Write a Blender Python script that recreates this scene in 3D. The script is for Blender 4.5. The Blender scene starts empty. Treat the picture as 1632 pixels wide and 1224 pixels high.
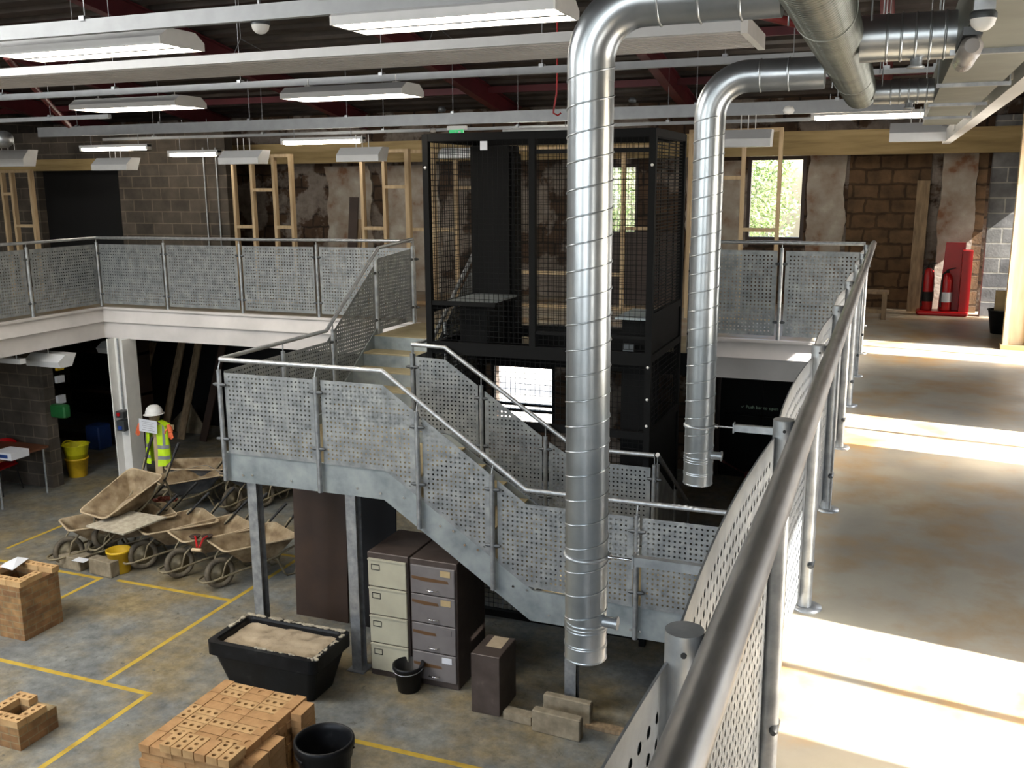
import bpy, math, random, mathutils
from math import pi, sin, cos, radians as R, sqrt
from mathutils import Vector as V, Matrix, Euler
random.seed(7)
S = bpy.context.scene
COL = S.collection
# ------------------------------------------------------------------ camera (eye 4.4 above the ground floor, 1.75 above the deck)
FPX = 1540.0
EYE = V((0, 0, 4.4))
def _basis():
    a = V((1430-816, 288-612, FPX)).normalized()
    b = -V((-3200-816, 320-612, FPX)).normalized()
    b = (b - a*a.dot(b)).normalized()
    z = b.cross(a)
    if z.y > 0: z = -z
    return b, a, z
BX, BY, BZ = _basis()
def ray(px, py):
    d = V((px-816, py-612, FPX))
    return V((BX.dot(d), BY.dot(d), BZ.dot(d)))
def atz(px, py, z): r = ray(px, py); return EYE + r*((z-4.4)/r.z)
def aty(px, py, y): r = ray(px, py); return EYE + r*(y/r.y)
def atx(px, py, x): r = ray(px, py); return EYE + r*(x/r.x)
cam = bpy.data.cameras.new('camera'); co = bpy.data.objects.new('camera', cam); COL.objects.link(co)
cam.sensor_width = 36; cam.lens = 36*FPX/1632; cam.clip_start = 0.02; cam.clip_end = 200
m = Matrix.Identity(4)
for i, ax in enumerate((BX, BY, BZ)):
    m[i][0] = ax.x; m[i][1] = -ax.y; m[i][2] = -ax.z
m.translation = EYE
co.matrix_world = m
S.camera = co
M = 2.65            # deck level

# ------------------------------------------------------------------ mesh helper
class MB:
    def __init__(s): s.v = []; s.f = []; s.sm = []; s.uv = []; s.hasuv = False
    def add(s, vs, fs, smooth=False, uvs=None):
        o = len(s.v); s.v += [tuple(p) for p in vs]
        for i, f in enumerate(fs):
            s.f.append([o+k for k in f]); s.sm.append(smooth)
            if uvs: s.uv.append(uvs[i]); s.hasuv = True
            else: s.uv.append([(-9.0, -9.0)]*len(f))
        return s
    def box(s, x0, x1, y0, y1, z0, z1):
        s.add([(x, y, z) for x in (x0, x1) for y in (y0, y1) for z in (z0, z1)],
              [(0,1,3,2),(4,6,7,5),(0,4,5,1),(2,3,7,6),(0,2,6,4),(1,5,7,3)]); return s
    def bbox(s, x0, x1, y0, y1, z0, z1, b=0.005):
        # box with chamfered vertical and top edges
        P = []
        for z, k in ((z0, b), (z0+b, 0), (z1-b, 0), (z1, b)):
            X0, X1, Y0, Y1 = x0+k, x1-k, y0+k, y1-k
            P.append([(X0+b,Y0,z),(X1-b,Y0,z),(X1,Y0+b,z),(X1,Y1-b,z),(X1-b,Y1,z),(X0+b,Y1,z),(X0,Y1-b,z),(X0,Y0+b,z)])
        vs = sum(P, []); fs = [tuple(range(7, -1, -1)), tuple(range(24, 32))]
        for r in range(3):
            for i in range(8): fs.append((r*8+i, r*8+(i+1) % 8, r*8+8+(i+1) % 8, r*8+8+i))
        s.add(vs, fs); return s
    def beam(s, p, q, w, h, up=V((0,0,1))):
        p, q = V(p), V(q); d = (q-p).normalized(); sd = d.cross(up)
        if sd.length < 1e-4: sd = d.cross(V((0,1,0)))
        sd.normalize(); u = sd.cross(d)
        vs = [c + sd*a*w/2 + u*b*h/2 for c in (p, q) for a, b in ((-1,-1),(1,-1),(1,1),(-1,1))]
        s.add(vs, [(3,2,1,0),(4,5,6,7),(0,1,5,4),(1,2,6,5),(2,3,7,6),(3,0,4,7)]); return s
    def tube(s, pts, r, n=10, cap=True, rs=None):
        pts = [V(p) for p in pts]; k = len(pts); rings = []; ref = None
        for i, p in enumerate(pts):
            d = (pts[min(i+1, k-1)] - pts[max(i-1, 0)]).normalized()
            if ref is None:
                ref = d.orthogonal().normalized()
            a = (ref - d*ref.dot(d)).normalized(); ref = a; b = d.cross(a)
            rr = rs[i] if rs else r
            if 0 < i < k-1:
                c = (pts[i]-pts[i-1]).normalized().dot((pts[i+1]-pts[i]).normalized()); 
            rings.append([p + a*rr*cos(2*pi*j/n) + b*rr*sin(2*pi*j/n) for j in range(n)])
        vs = sum(rings, []); fs = []
        for i in range(k-1):
            for j in range(n): fs.append((i*n+j, i*n+(j+1) % n, (i+1)*n+(j+1) % n, (i+1)*n+j))
        s.add(vs, fs, True)
        if cap: s.add(rings[0], [tuple(range(n-1, -1, -1))]); s.add(rings[-1], [tuple(range(n))])
        return s
    def lathe(s, c, prof, n=24, axis='z', smooth=True, capb=False, capt=False):
        c = V(c); vs = []
        for (r, h) in prof:
            for j in range(n):
                a = 2*pi*j/n
                if axis == 'z': vs.append(c+V((r*cos(a), r*sin(a), h)))
                elif axis == 'x': vs.append(c+V((h, r*cos(a), r*sin(a))))
                else: vs.append(c+V((r*cos(a), h, -r*sin(a))))
        fs = []
        for i in range(len(prof)-1):
            for j in range(n): fs.append((i*n+j, i*n+(j+1) % n, (i+1)*n+(j+1) % n, (i+1)*n+j))
        s.add(vs, fs, smooth)
        if capb: s.add(vs[:n], [tuple(range(n-1, -1, -1))])
        if capt: s.add(vs[-n:], [tuple(range(n))])
        return s
    def prism(s, pts, d):
        # polygon pts (3D, planar), extruded by vector d
        n = len(pts); d = V(d); pts = [V(p) for p in pts]
        s.add(pts + [p+d for p in pts], [tuple(range(n-1, -1, -1)), tuple(range(n, 2*n))] + [(i, (i+1) % n, n+(i+1) % n, n+i) for i in range(n)]); return s
    def build(s, name, mat, parent=None, off=None):
        me = bpy.data.meshes.new(name)
        o_ = off if off is not None else (OFF.get(parent.name, V((0,0,0))) if parent else V((0,0,0)))
        me.from_pydata([(x-o_[0], y-o_[1], z-o_[2]) for x, y, z in s.v], [], s.f)
        me.polygons.foreach_set('use_smooth', s.sm)
        if s.hasuv:
            l = me.uv_layers.new(name='UVMap'); flat = []
            for u in s.uv:
                for a in u: flat += [a[0], a[1]]
            l.data.foreach_set('uv', flat)
        if mat: me.materials.append(mat)
        me.update()
        o = bpy.data.objects.new(name, me); COL.objects.link(o)
        if parent: o.parent = parent; OFF[o.name] = o_
        return o
OFF = {}
def thing(name, label, cat, loc=(0,0,0), group=None):
    o = bpy.data.objects.new(name, None); COL.objects.link(o); o.location = loc; o.empty_display_size = .1
    OFF[o.name] = V(loc); o['label'] = label; o['category'] = cat
    if group: o['group'] = group
    return o
def tag(o, label, cat, group=None, kind=None):
    o['label'] = label; o['category'] = cat
    if group: o['group'] = group
    if kind: o['kind'] = kind
    return o
def struct(name, mb, mat, parent=None):
    o = mb.build(name, mat, parent)
    if not parent: o['kind'] = 'structure'
    return o
def solo(name, mb, mat, label, cat, group=None, loc=(0,0,0)):
    o = mb.build(name, mat, None, off=V(loc)); o.location = loc
    return tag(o, label, cat, group)
def dup(root, loc, rz=0, label=None, group=None, rx=0, ry=0):
    def cp(o, par):
        c = o.copy(); COL.objects.link(c)
        if par: c.parent = par
        for ch in kids.get(o.name, []): cp(ch, c)
        return c
    r = cp(root, None)
    r.location = loc; r.rotation_euler = (rx, ry, rz)
    if label: r['label'] = label
    if group: r['group'] = group
    return r
kids = {}
def index_kids():
    kids.clear()
    for o in bpy.data.objects:
        if o.parent: kids.setdefault(o.parent.name, []).append(o)

# ------------------------------------------------------------------ materials
def rgb(h):
    if isinstance(h, tuple): return (*h, 1) if len(h) == 3 else h
    c = [int(h[i:i+2], 16)/255 for i in (0, 2, 4)]
    return tuple(x/12.92 if x <= .04045 else ((x+.055)/1.055)**2.4 for x in c) + (1,)
def newmat(name):
    mt = bpy.data.materials.new(name); mt.use_nodes = True
    nt = mt.node_tree; b = nt.nodes['Principled BSDF']
    return mt, nt, b
def coords(nt, kind='Object', scale=(1,1,1)):
    tc = nt.nodes.new('ShaderNodeTexCoord'); mp = nt.nodes.new('ShaderNodeMapping'); mp.inputs['Scale'].default_value = scale
    nt.links.new(tc.outputs[kind], mp.inputs[0]); return mp.outputs[0]
def noise(nt, vec, sc, det=4, rough=.55):
    n = nt.nodes.new('ShaderNodeTexNoise'); n.inputs['Scale'].default_value = sc; n.inputs['Detail'].default_value = det; n.inputs['Roughness'].default_value = rough
    nt.links.new(vec, n.inputs['Vector']); return n.outputs['Fac']
def ramp(nt, fac, stops):
    r = nt.nodes.new('ShaderNodeValToRGB'); e = r.color_ramp.elements
    while len(e) < len(stops): e.new(.5)
    for i, (p, c) in enumerate(stops): e[i].position = p; e[i].color = rgb(c)
    nt.links.new(fac, r.inputs[0]); return r.outputs[0]
def mixc(nt, fac, a, b, mode='MIX'):
    n = nt.nodes.new('ShaderNodeMix'); n.data_type = 'RGBA'; n.blend_type = mode
    for inp, v in ((n.inputs[0], fac), (n.inputs[6], a), (n.inputs[7], b)):
        if isinstance(v, (int, float)): inp.default_value = v
        elif isinstance(v, (str, tuple)): inp.default_value = rgb(v)
        else: nt.links.new(v, inp)
    return n.outputs[2]
def math_(nt, op, a, b=None, c=None):
    n = nt.nodes.new('ShaderNodeMath'); n.operation = op
    for i, v in enumerate((a, b, c)):
        if v is None: continue
        if isinstance(v, (int, float)): n.inputs[i].default_value = v
        else: nt.links.new(v, n.inputs[i])
    return n.outputs[0]
def bump(nt, b, h, st=.3, d=.01):
    n = nt.nodes.new('ShaderNodeBump'); n.inputs['Strength'].default_value = st; n.inputs['Distance'].default_value = d
    nt.links.new(h, n.inputs['Height']); nt.links.new(n.outputs[0], b.inputs['Normal'])
def noisy(name, stops, sc=6, rough=.6, metal=0, bmp=0, bsc=40, stretch=(1,1,1), det=5, rvar=0):
    mt, nt, b = newmat(name); vec = coords(nt, 'Object', stretch)
    n = noise(nt, vec, sc, det)
    nt.links.new(ramp(nt, n, stops), b.inputs['Base Color'])
    b.inputs['Roughness'].default_value = rough; b.inputs['Metallic'].default_value = metal
    if rvar:
        r = math_(nt, 'MULTIPLY_ADD', noise(nt, vec, sc*2.3), rvar*2, rough-rvar); nt.links.new(r, b.inputs['Roughness'])
    if bmp: bump(nt, b, noise(nt, vec, bsc), bmp)
    return mt
def plain(name, c, rough=.5, metal=0, var=.12, sc=8, bmp=0):
    c = rgb(c); lo = tuple(x*(1-var) for x in c[:3]); hi = tuple(min(1, x*(1+var)) for x in c[:3])
    return noisy(name, [(.3, lo), (.7, hi)], sc, rough, metal, bmp)
def emit(name, c, st):
    mt, nt, b = newmat(name); b.inputs['Base Color'].default_value = rgb(c)
    b.inputs['Emission Color'].default_value = rgb(c); b.inputs['Emission Strength'].default_value = st
    return mt
MT = {}
MT['galv'] = noisy('galvanised_steel', [(.3, '888c8f'), (.55, 'a5a8aa'), (.75, 'bbbdbd')], 14, .42, .75, .05, 60, rvar=.1)
MT['stringer'] = noisy('galvanised_plate', [(.3, '7d8587'), (.5, '969d9e'), (.75, 'aab0ae')], 5, .5, .6, .04, 50, rvar=.1)
MT['rail'] = noisy('rail_steel', [(.3, '95979a'), (.6, 'b0b3b5'), (.8, 'c6c8ca')], 22, .38, .7, .03, 90, rvar=.08, stretch=(1,.35,1))
MT['nearrail'] = noisy('dull_handrail_steel', [(.3, '6a6867'), (.6, '838180'), (.8, '999794')], 18, .42, .85, .03, 90, rvar=.08, stretch=(1,.25,1))
MT['ductdark'] = noisy('darkened_duct_steel', [(.3, '83857f'), (.6, '979991'), (.8, 'a8aaa3')], 7, .36, .93, .02, 30, rvar=.06)  # copy of the duct steel, colour darkened against bounce from the sunlit floor
MT['duct'] = noisy('spiral_duct_steel', [(.3, '9ba1a5'), (.6, 'b2b7ba'), (.8, 'c2c6c8')], 7, .31, .93, .02, 30, rvar=.06)
MT['clamp'] = plain('clamp_grey', '55585a', .5, .6)
MT['black'] = plain('black_paint', '060606', .75, 0); MT['black'].node_tree.nodes['Principled BSDF'].inputs['Specular IOR Level'].default_value = .2
MT['white'] = plain('white_paint', 'd9d7d2', .5, 0, .05)
MT['beamwhite'] = noisy('white_beam_paint', [(.3, 'bdb8b4'), (.7, 'd2ccc8')], 2, .55)
MT['fixture'] = plain('fixture_white', 'cbcccc', .45, 0, .04)
MT['trunk'] = plain('trunking_grey', '96999b', .45, .2, .08)
MT['maroon'] = plain('maroon_steel', '561c22', .55, .1, .25, 3)
MT['red'] = plain('red_plastic', 'a80c12', .35, 0, .08)
MT['rubber'] = plain('black_rubber', '121212', .7, 0, .3, 20)
MT['blackplastic'] = noisy('black_plastic', [(.3, '08080a'), (.62, '121315'), (.8, '2d2d2c')], 9, .42, 0, .05)
MT['blackplastic'].node_tree.nodes['Principled BSDF'].inputs['Specular IOR Level'].default_value = .25
MT['yellowpl'] = noisy('yellow_plastic', [(.3, 'b8931a'), (.6, 'd5ad22'), (.8, 'c9a440')], 8, .5)
MT['yellowpl2'] = noisy('bright_yellow_plastic', [(.3, 'b8b414'), (.7, 'd3cc20')], 8, .5)
MT['timber'] = noisy('raw_timber', [(.25, 'a58d6c'), (.5, 'b9a17e'), (.75, 'c9b391')], 5, .7, 0, .05, 60, (4,4,.5))
MT['timberx'] = noisy('raw_timber_long', [(.25, '857048'), (.5, '9c865a'), (.75, 'ad966a')], 4, .7, 0, .05, 60, (.4,4,4))
MT['oldwood'] = noisy('old_timber', [(.3, '6d5a44'), (.7, '9c8668')], 6, .8, 0, .1, 60, (4,4,.5))
MT['brownboard'] = noisy('brown_board', [(.3, '2a1c14'), (.7, '3a281c')], 3, .55)
MT['brownsteel'] = noisy('brown_steel', [(.3, '3e342f'), (.65, '4f4540'), (.85, '72675c')], 7, .5, .2, .03)
MT['beige'] = noisy('beige_enamel', [(.3, '9c9784'), (.7, 'aca893')], 4, .45)
MT['greydrawer'] = noisy('grey_enamel', [(.3, '625d5c'), (.7, '716c6a')], 4, .5)
MT['tape'] = plain('brown_tape', '5a4026', .5)
MT['chrome'] = plain('chrome', 'd0d0d0', .18, 1, .03)
MT['paper'] = plain('paper', 'c9cbd0', .7, 0, .03)
MT['card'] = plain('card_label', 'a59069', .7)
MT['conc'] = noisy('concrete_block', [(.3, '6e6452'), (.55, '857a66'), (.8, '9a907a')], 11, .9, 0, .3, 80)
MT['sand'] = noisy('wet_mortar_sand', [(.3, '6e604c'), (.45, '97876f'), (.75, 'ab9b82')], 6, .9, 0, .8, 14)
MT['deckroof'] = noisy('roof_deck', [(.3, '3a3634'), (.7, '524b46')], 3, .5, .4)
MT['vest'] = noisy('hi_vis_yellow', [(.3, 'b4d815'), (.7, 'c8ee20')], 9, .6)
MT['silver'] = plain('reflective_band', '8d9092', .4, .2)
MT['orange'] = plain('orange_glove', 'd8663a', .7)
MT['yellowpaint'] = noisy('yellow_floor_paint', [(.3, '8f7428'), (.45, 'ad902f'), (.75, 'bfa340')], 5, .7)
MT['tube'] = emit('fluorescent_tube', 'fff4e2', 14)
MT['green'] = emit('exit_green', '1e9a58', .5)
MT['dark'] = plain('black_for_shade_and_board', '070708', .9)  # near-black painted in for shade in doorway and store; also one black board
MT['foliage'] = noisy('leaves', [(.3, '4d6335'), (.5, '7d9258'), (.75, 'b3b98a')], 3, .6)
MT['barktree'] = plain('bark', '4a3d30', .9)
MT['clearpl'] = plain('smoky_plastic', '8f8a86', .25); MT['ductplate'] = noisy('rectangular_duct_plate', [(.3, '6e7169'), (.7, '82857c')], 4, .5, .7)
def glassmat():
    mt, nt, b = newmat('window_glass'); nt.nodes.remove(b)
    o = nt.nodes['Material Output']; t = nt.nodes.new('ShaderNodeBsdfTransparent'); g = nt.nodes.new('ShaderNodeBsdfGlossy'); g.inputs['Roughness'].default_value = .03
    mx = nt.nodes.new('ShaderNodeMixShader'); mx.inputs[0].default_value = .06
    nt.links.new(t.outputs[0], mx.inputs[1]); nt.links.new(g.outputs[0], mx.inputs[2]); nt.links.new(mx.outputs[0], o.inputs[0]); return mt
MT['glass'] = glassmat()
def perfmat(name, stops, pitch=.042, r=.0092, sc=9):
    mt, nt, b = newmat(name); vec = coords(nt, 'Object')
    n = noise(nt, vec, sc, 6, .65); nt.links.new(ramp(nt, n, stops), b.inputs['Base Color'])
    b.inputs['Metallic'].default_value = .55; b.inputs['Roughness'].default_value = .5
    nt.links.new(math_(nt, 'MULTIPLY_ADD', noise(nt, vec, sc*2), .25, .38), b.inputs['Roughness'])
    uv = nt.nodes.new('ShaderNodeUVMap'); sp = nt.nodes.new('ShaderNodeSeparateXYZ'); nt.links.new(uv.outputs[0], sp.inputs[0])
    d = []
    for k in (0, 1):
        f = math_(nt, 'FRACT', math_(nt, 'DIVIDE', sp.outputs[k], pitch)); d.append(math_(nt, 'SUBTRACT', f, .5))
    dist = math_(nt, 'SQRT', math_(nt, 'ADD', math_(nt, 'MULTIPLY', d[0], d[0]), math_(nt, 'MULTIPLY', d[1], d[1])))
    solid = math_(nt, 'GREATER_THAN', dist, r/pitch)
    edge = math_(nt, 'LESS_THAN', sp.outputs[0], -5)
    nt.links.new(math_(nt, 'MAXIMUM', solid, edge), b.inputs['Alpha'])
    return mt
MT['perf'] = perfmat('perforated_zinc', [(.3, '6f7375'), (.5, '8b8e8f'), (.72, 'a6a8a5')])
MT['perfnear'] = perfmat('perforated_zinc_near', [(.3, '6a6e72'), (.5, '828689'), (.72, '989a9a')])
def blockmat(name, c1, c2, mortar, bw=.38, bh=.19, ms=.01, rough=.9, vary=None, sc=3, bm=.5):
    mt, nt, b = newmat(name); tc = nt.nodes.new('ShaderNodeTexCoord'); sp = nt.nodes.new('ShaderNodeSeparateXYZ'); cb = nt.nodes.new('ShaderNodeCombineXYZ')
    nt.links.new(tc.outputs['Object'], sp.inputs[0])
    dn = noise(nt, tc.outputs['Object'], 5, 3); ds = .09 if bm > .7 else .008
    nt.links.new(math_(nt, 'ADD', math_(nt, 'ADD', sp.outputs[0], sp.outputs[1]), math_(nt, 'MULTIPLY', dn, ds)), cb.inputs[0]); nt.links.new(math_(nt, 'ADD', sp.outputs[2], math_(nt, 'MULTIPLY', noise(nt, tc.outputs['Object'], 4.2, 3), ds)), cb.inputs[1])
    br = nt.nodes.new('ShaderNodeTexBrick'); nt.links.new(cb.outputs[0], br.inputs['Vector'])
    br.inputs['Color1'].default_value = rgb(c1); br.inputs['Color2'].default_value = rgb(c2); br.inputs['Mortar'].default_value = rgb(mortar)
    br.inputs['Scale'].default_value = 1; br.inputs['Brick Width'].default_value = bw; br.inputs['Row Height'].default_value = bh
    br.inputs['Mortar Size'].default_value = ms; br.inputs['Mortar Smooth'].default_value = .3
    n = noise(nt, tc.outputs['Object'], sc, 6)
    colr = mixc(nt, .75, br.outputs['Color'], ramp(nt, n, [(.3, '5a5a5a'), (.7, 'b5b5b5')]), 'OVERLAY')
    if vary:
        n2 = noise(nt, tc.outputs['Object'], vary[0], 6, .6)
        fac = ramp(nt, n2, [(vary[1], (0,0,0)), (vary[1]+.04, (1,1,1))])
        pl = ramp(nt, noise(nt, tc.outputs['Object'], 5, 7, .7), vary[2])
        colr = mixc(nt, fac, colr, pl)
    nt.links.new(colr, b.inputs['Base Color']); b.inputs['Roughness'].default_value = rough
    h = math_(nt, 'ADD', math_(nt, 'MULTIPLY', br.outputs['Fac'], -1), math_(nt, 'MULTIPLY', noise(nt, tc.outputs['Object'], 40), .4))
    bump(nt, b, h, bm, .01)
    return mt
MT['block'] = blockmat('grey_blockwork', '4d463e', '5f564c', '766b5c')
MT['blockbright'] = blockmat('pale_blockwork', '6e6e70', '82817f', 'a8a59c', sc=5)
MT['stone'] = blockmat('old_stone_wall', '6a5138', '765c41', '4d3a26', .34, .2, .018, .95, None, 6, .9)
MT['plaster'] = noisy('worn_plaster', [(.33, '7a5840'), (.42, '8f8072'), (.6, 'a39a8e'), (.75, 'b8b1a6')], 3.4, .9, 0, .4, 30, det=11)
MT['oldwall'] = blockmat('patched_old_wall', '4c3828', '5e4835', '33261b', .4, .22, .02, .95, (1.1, .5, [(.3, '5b5046'), (.5, '7b7168'), (.75, '8f877e')]), 5, .8)
MT['brick'] = noisy('clay_brick', [(.3, '8f6a42'), (.5, 'a67f53'), (.75, 'b79265')], 7, .85, 0, .15, 60)
MT['brick2'] = noisy('clay_brick_pale', [(.3, '9a784e'), (.5, 'b18e60'), (.75, 'c0a072')], 7, .85, 0, .15, 60)
MT['pier'] = blockmat('pier_brickwork', '946c45', 'ab8455', '9c8762', .19, .065, .006, .9, None, 8, .4)
MT['barrowconc'] = noisy('mortar_crusted_steel', [(.3, '574632'), (.45, '7d6a4f'), (.62, '9a8a6f'), (.8, '6f5d46')], 5, .85, .1, .3, 40)
MT['barrowgrey'] = noisy('galvanised_tray', [(.3, '46494f'), (.6, '6b6e72'), (.8, '8a8069')], 6, .6, .4)
MT['barrowframe'] = noisy('dirty_frame_tube', [(.3, '5a5242'), (.7, '8e8266')], 12, .6, .3)
MT['tyre'] = noisy('muddy_tyre', [(.3, '3a342b'), (.6, '62594a'), (.8, '857a64')], 9, .85)
def floor_ground():
    mt, nt, b = newmat('dusty_concrete_floor'); v = coords(nt)
    base = ramp(nt, noise(nt, v, 1.6, 8, .62), [(.3, '75797a'), (.5, '8b8e8b'), (.7, '9d9e97')])
    dust = ramp(nt, noise(nt, v, .9, 9, .68), [(.42, (0,0,0)), (.62, (1,1,1))])
    c = mixc(nt, dust, base, ramp(nt, noise(nt, v, 4, 6), [(.3, '94835f'), (.7, 'ac9b76')]))
    sp = ramp(nt, noise(nt, v, 5, 9, .75), [(.6, (0,0,0)), (.66, (1,1,1))])
    c = mixc(nt, sp, c, '67645d')
    c = mixc(nt, .8, c, ramp(nt, noise(nt, v, 7, 12, .78), [(.32, '4a4a4a'), (.68, 'acacac')]), 'OVERLAY')
    nt.links.new(c, b.inputs['Base Color'])
    nt.links.new(math_(nt, 'MULTIPLY_ADD', noise(nt, v, 2.2, 5), .4, .36), b.inputs['Roughness'])
    bump(nt, b, noise(nt, v, 30, 4), .08); return mt
def floor_deck():
    mt, nt, b = newmat('power_floated_screed'); v = coords(nt, 'Object', (1, .9, 1))
    base = ramp(nt, noise(nt, v, 1.3, 8, .55), [(.3, '7c776d'), (.5, '928b7c'), (.7, 'a29b88')])
    rust = ramp(nt, noise(nt, v, 2.1, 8, .6), [(.46, (0,0,0)), (.66, (1,1,1))])
    c = mixc(nt, rust, base, ramp(nt, noise(nt, v, 6, 4), [(.3, '86693f'), (.7, '9c8058')]))
    nt.links.new(c, b.inputs['Base Color']); nt.links.new(math_(nt, 'MULTIPLY_ADD', noise(nt, v, 3, 5), .3, .3), b.inputs['Roughness'])
    bump(nt, b, noise(nt, v, 25, 4), .05); return mt
MT['floor'] = floor_ground(); MT['deck'] = floor_deck()
MT['ply'] = noisy('landing_boards', [(.3, '837759'), (.6, '9c9071'), (.8, 'aca284')], 3, .7, 0, .05, 40)

# ------------------------------------------------------------------ the building shell
XW = 1.45                       # right wall, inner face
XL = -15.0
def wall_openings(fixed, lo, hi, z0, z1, holes, t, axis):
    """wall along axis with rectangular holes [(a0,a1,b0,b1)]"""
    mb = MB(); cuts = sorted(set([lo, hi] + [h[0] for h in holes] + [h[1] for h in holes]))
    for a, b in zip(cuts, cuts[1:]):
        hs = sorted([(h[2], h[3]) for h in holes if h[0] <= a+1e-6 and h[1] >= b-1e-6]); z = z0; seg = []
        for (p, q) in hs:
            if p > z: seg.append((z, p))
            z = q
        if z < z1: seg.append((z, z1))
        for (p, q) in seg:
            if axis == 'y': mb.box(fixed, fixed+t, a, b, p, q)
            else: mb.box(a, b, fixed, fixed+t, p, q)
    return mb
struct('floor', MB().box(XL, 3, -5, 16, -.2, 0), MT['floor'])
sunw = [(3.14-.47+3.8*k, 3.14+.47+3.8*k, M+.02, M+2.15) for k in (-1, 0, 1, 2)] + [(13.75, 14.42, M+.02, M+1.6)]
struct('wall_right', wall_openings(XW, -5, 15, 0, 7.5, sunw, .22, 'y'), MT['block'])
for k, (a, b, c, d_) in enumerate(sunw[:4]):
    struct('window_%d' % (10+k), MB().box(XW+.1, XW+.16, (a+b)/2-.02, (a+b)/2+.02, c, d_).box(XW+.1, XW+.16, a, b, d_-.06, d_), MT['timber'])
# back wall: windows upstairs, shop-front opening downstairs, fire door
wa = aty(1193, 250, 14.5); wb = aty(1279, 384, 14.5); wc = aty(962, 262, 14.5); wd = aty(1016, 382, 14.5)
g0 = aty(783, 577, 14.5); g1 = aty(884, 690, 14.5)
holes = [(wc.x, wd.x, wd.z, wc.z), (wa.x, wb.x, wb.z-.02, wa.z), (g0.x, g1.x, g1.z, g0.z)]
struct('wall_back', wall_openings(14.5, XL, XW+.22, 0, 5.6, holes, .35, 'x'), MT['oldwall'])
struct('wall_left', MB().box(XL-.2, XL, -5, 15, 0, 7), MT['block'])
struct('wall_front', wall_openings(-5.2, XL, XW+.22, 0, 8.3, [(-12, -9.2, 3.4, 7.2), (-7.2, -4.6, 3.4, 7.2), (-2.6, .4, 3.4, 7.2)], .2, 'x'), MT['block'])  # unseen openings, split in three to put bright streaks on the ducts
# sill/bar of ground floor opening
def window_frame(n, x0, x1, z0, z1, mat, bars=(), d=.08):
    w = bpy.data.objects.new('window_%d' % n, None); COL.objects.link(w); w['kind'] = 'structure'; w.location = ((x0+x1)/2, 14.55, z0); OFF[w.name] = V(w.location)
    mb = MB(); t = .05
    mb.box(x0, x0+t, 14.5, 14.5+d, z0, z1).box(x1-t, x1, 14.5, 14.5+d, z0, z1).box(x0+t, x1-t, 14.5, 14.5+d, z0, z0+t).box(x0+t, x1-t, 14.5, 14.5+d, z1-t, z1)
    for b_ in bars: mb.box(x0+t, x1-t, 14.5, 14.5+d, b_-.02, b_+.02)
    mb.build('window_frame', mat, w); MB().box(x0+t, x1-t, 14.53, 14.535, z0+t, z1-t).build('window_pane', MT['glass'], w)
    return w
window_frame(1, wa.x, wb.x, wb.z, wa.z, MT['brownboard'])
window_frame(2, wc.x, wd.x, wd.z, wc.z, MT['brownboard'])
gb = aty(830, 645, 14.5).z
window_frame(3, g0.x, g1.x, g1.z, g0.z, MT['black'], (gb, gb-.1))
# decks
struct('floor_mezzanine_right', MB().box(-.30, XW, -5, 11.1, 2.42, M), MT['deck'])
struct('floor_mezzanine_back', MB().box(XL, XW, 11.1, 14.5, 2.42, M), MT['deck'])
struct('floor_mezzanine_left', MB().box(XL, -10.88, -5, 11.1, 2.42, M), MT['deck'])
struct('floor_mezzanine_bay', MB().box(-5.65, -1.9, 9.95, 11.1, 2.5, M), MT['ply'])
# edge beams (channel: top lip, recessed web, deep lower board)
def edge_x(name, x0, x1, y, n=-1, zb=2.19):
    mb = MB(); f = lambda a, b: (min(y+a*n, y+b*n), max(y+a*n, y+b*n))
    mb.box(x0, x1, *f(0, .07), 2.625, 2.655).box(x0, x1, *f(-.02, .02), 2.44, 2.625)
    mb.prism([(x0, y+.02*n, 2.6), (x0, y+.02*n, 2.44), (x0, y+.09*n, 2.44)], (x1-x0, 0, 0))
    mb.box(x0, x1, *f(-.06, .03), zb, 2.44); return struct(name, mb, MT['beamwhite'])
def edge_y(name, y0, y1, x, n=1, zb=2.19):
    mb = MB(); f = lambda a, b: (min(x+a*n, x+b*n), max(x+a*n, x+b*n))
    mb.box(*f(0, .07), y0, y1, 2.625, 2.655).box(*f(-.02, .02), y0, y1, 2.44, 2.625)
    mb.prism([(x+.02*n, y0, 2.6), (x+.02*n, y0, 2.44), (x+.09*n, y0, 2.44)], (0, y1-y0, 0))
    mb.box(*f(-.06, .03), y0, y1, zb, 2.44); return struct(name, mb, MT['beamwhite'])
edge_x('trim_1', -10.88, -5.6, 11.1); edge_y('trim_2', -5, 11.1, -10.88)
edge_x('trim_3', -1.92, -.30, 11.1); edge_y('trim_4', -5, 11.1, -.30, -1)
mb = MB().box(-4.30, -1.9, 9.9, 9.95, 2.42, 2.65).box(-1.92, -1.86, 9.95, 11.1, 2.42, 2.65)
struct('trim_5', mb, MT['black'])
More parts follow.
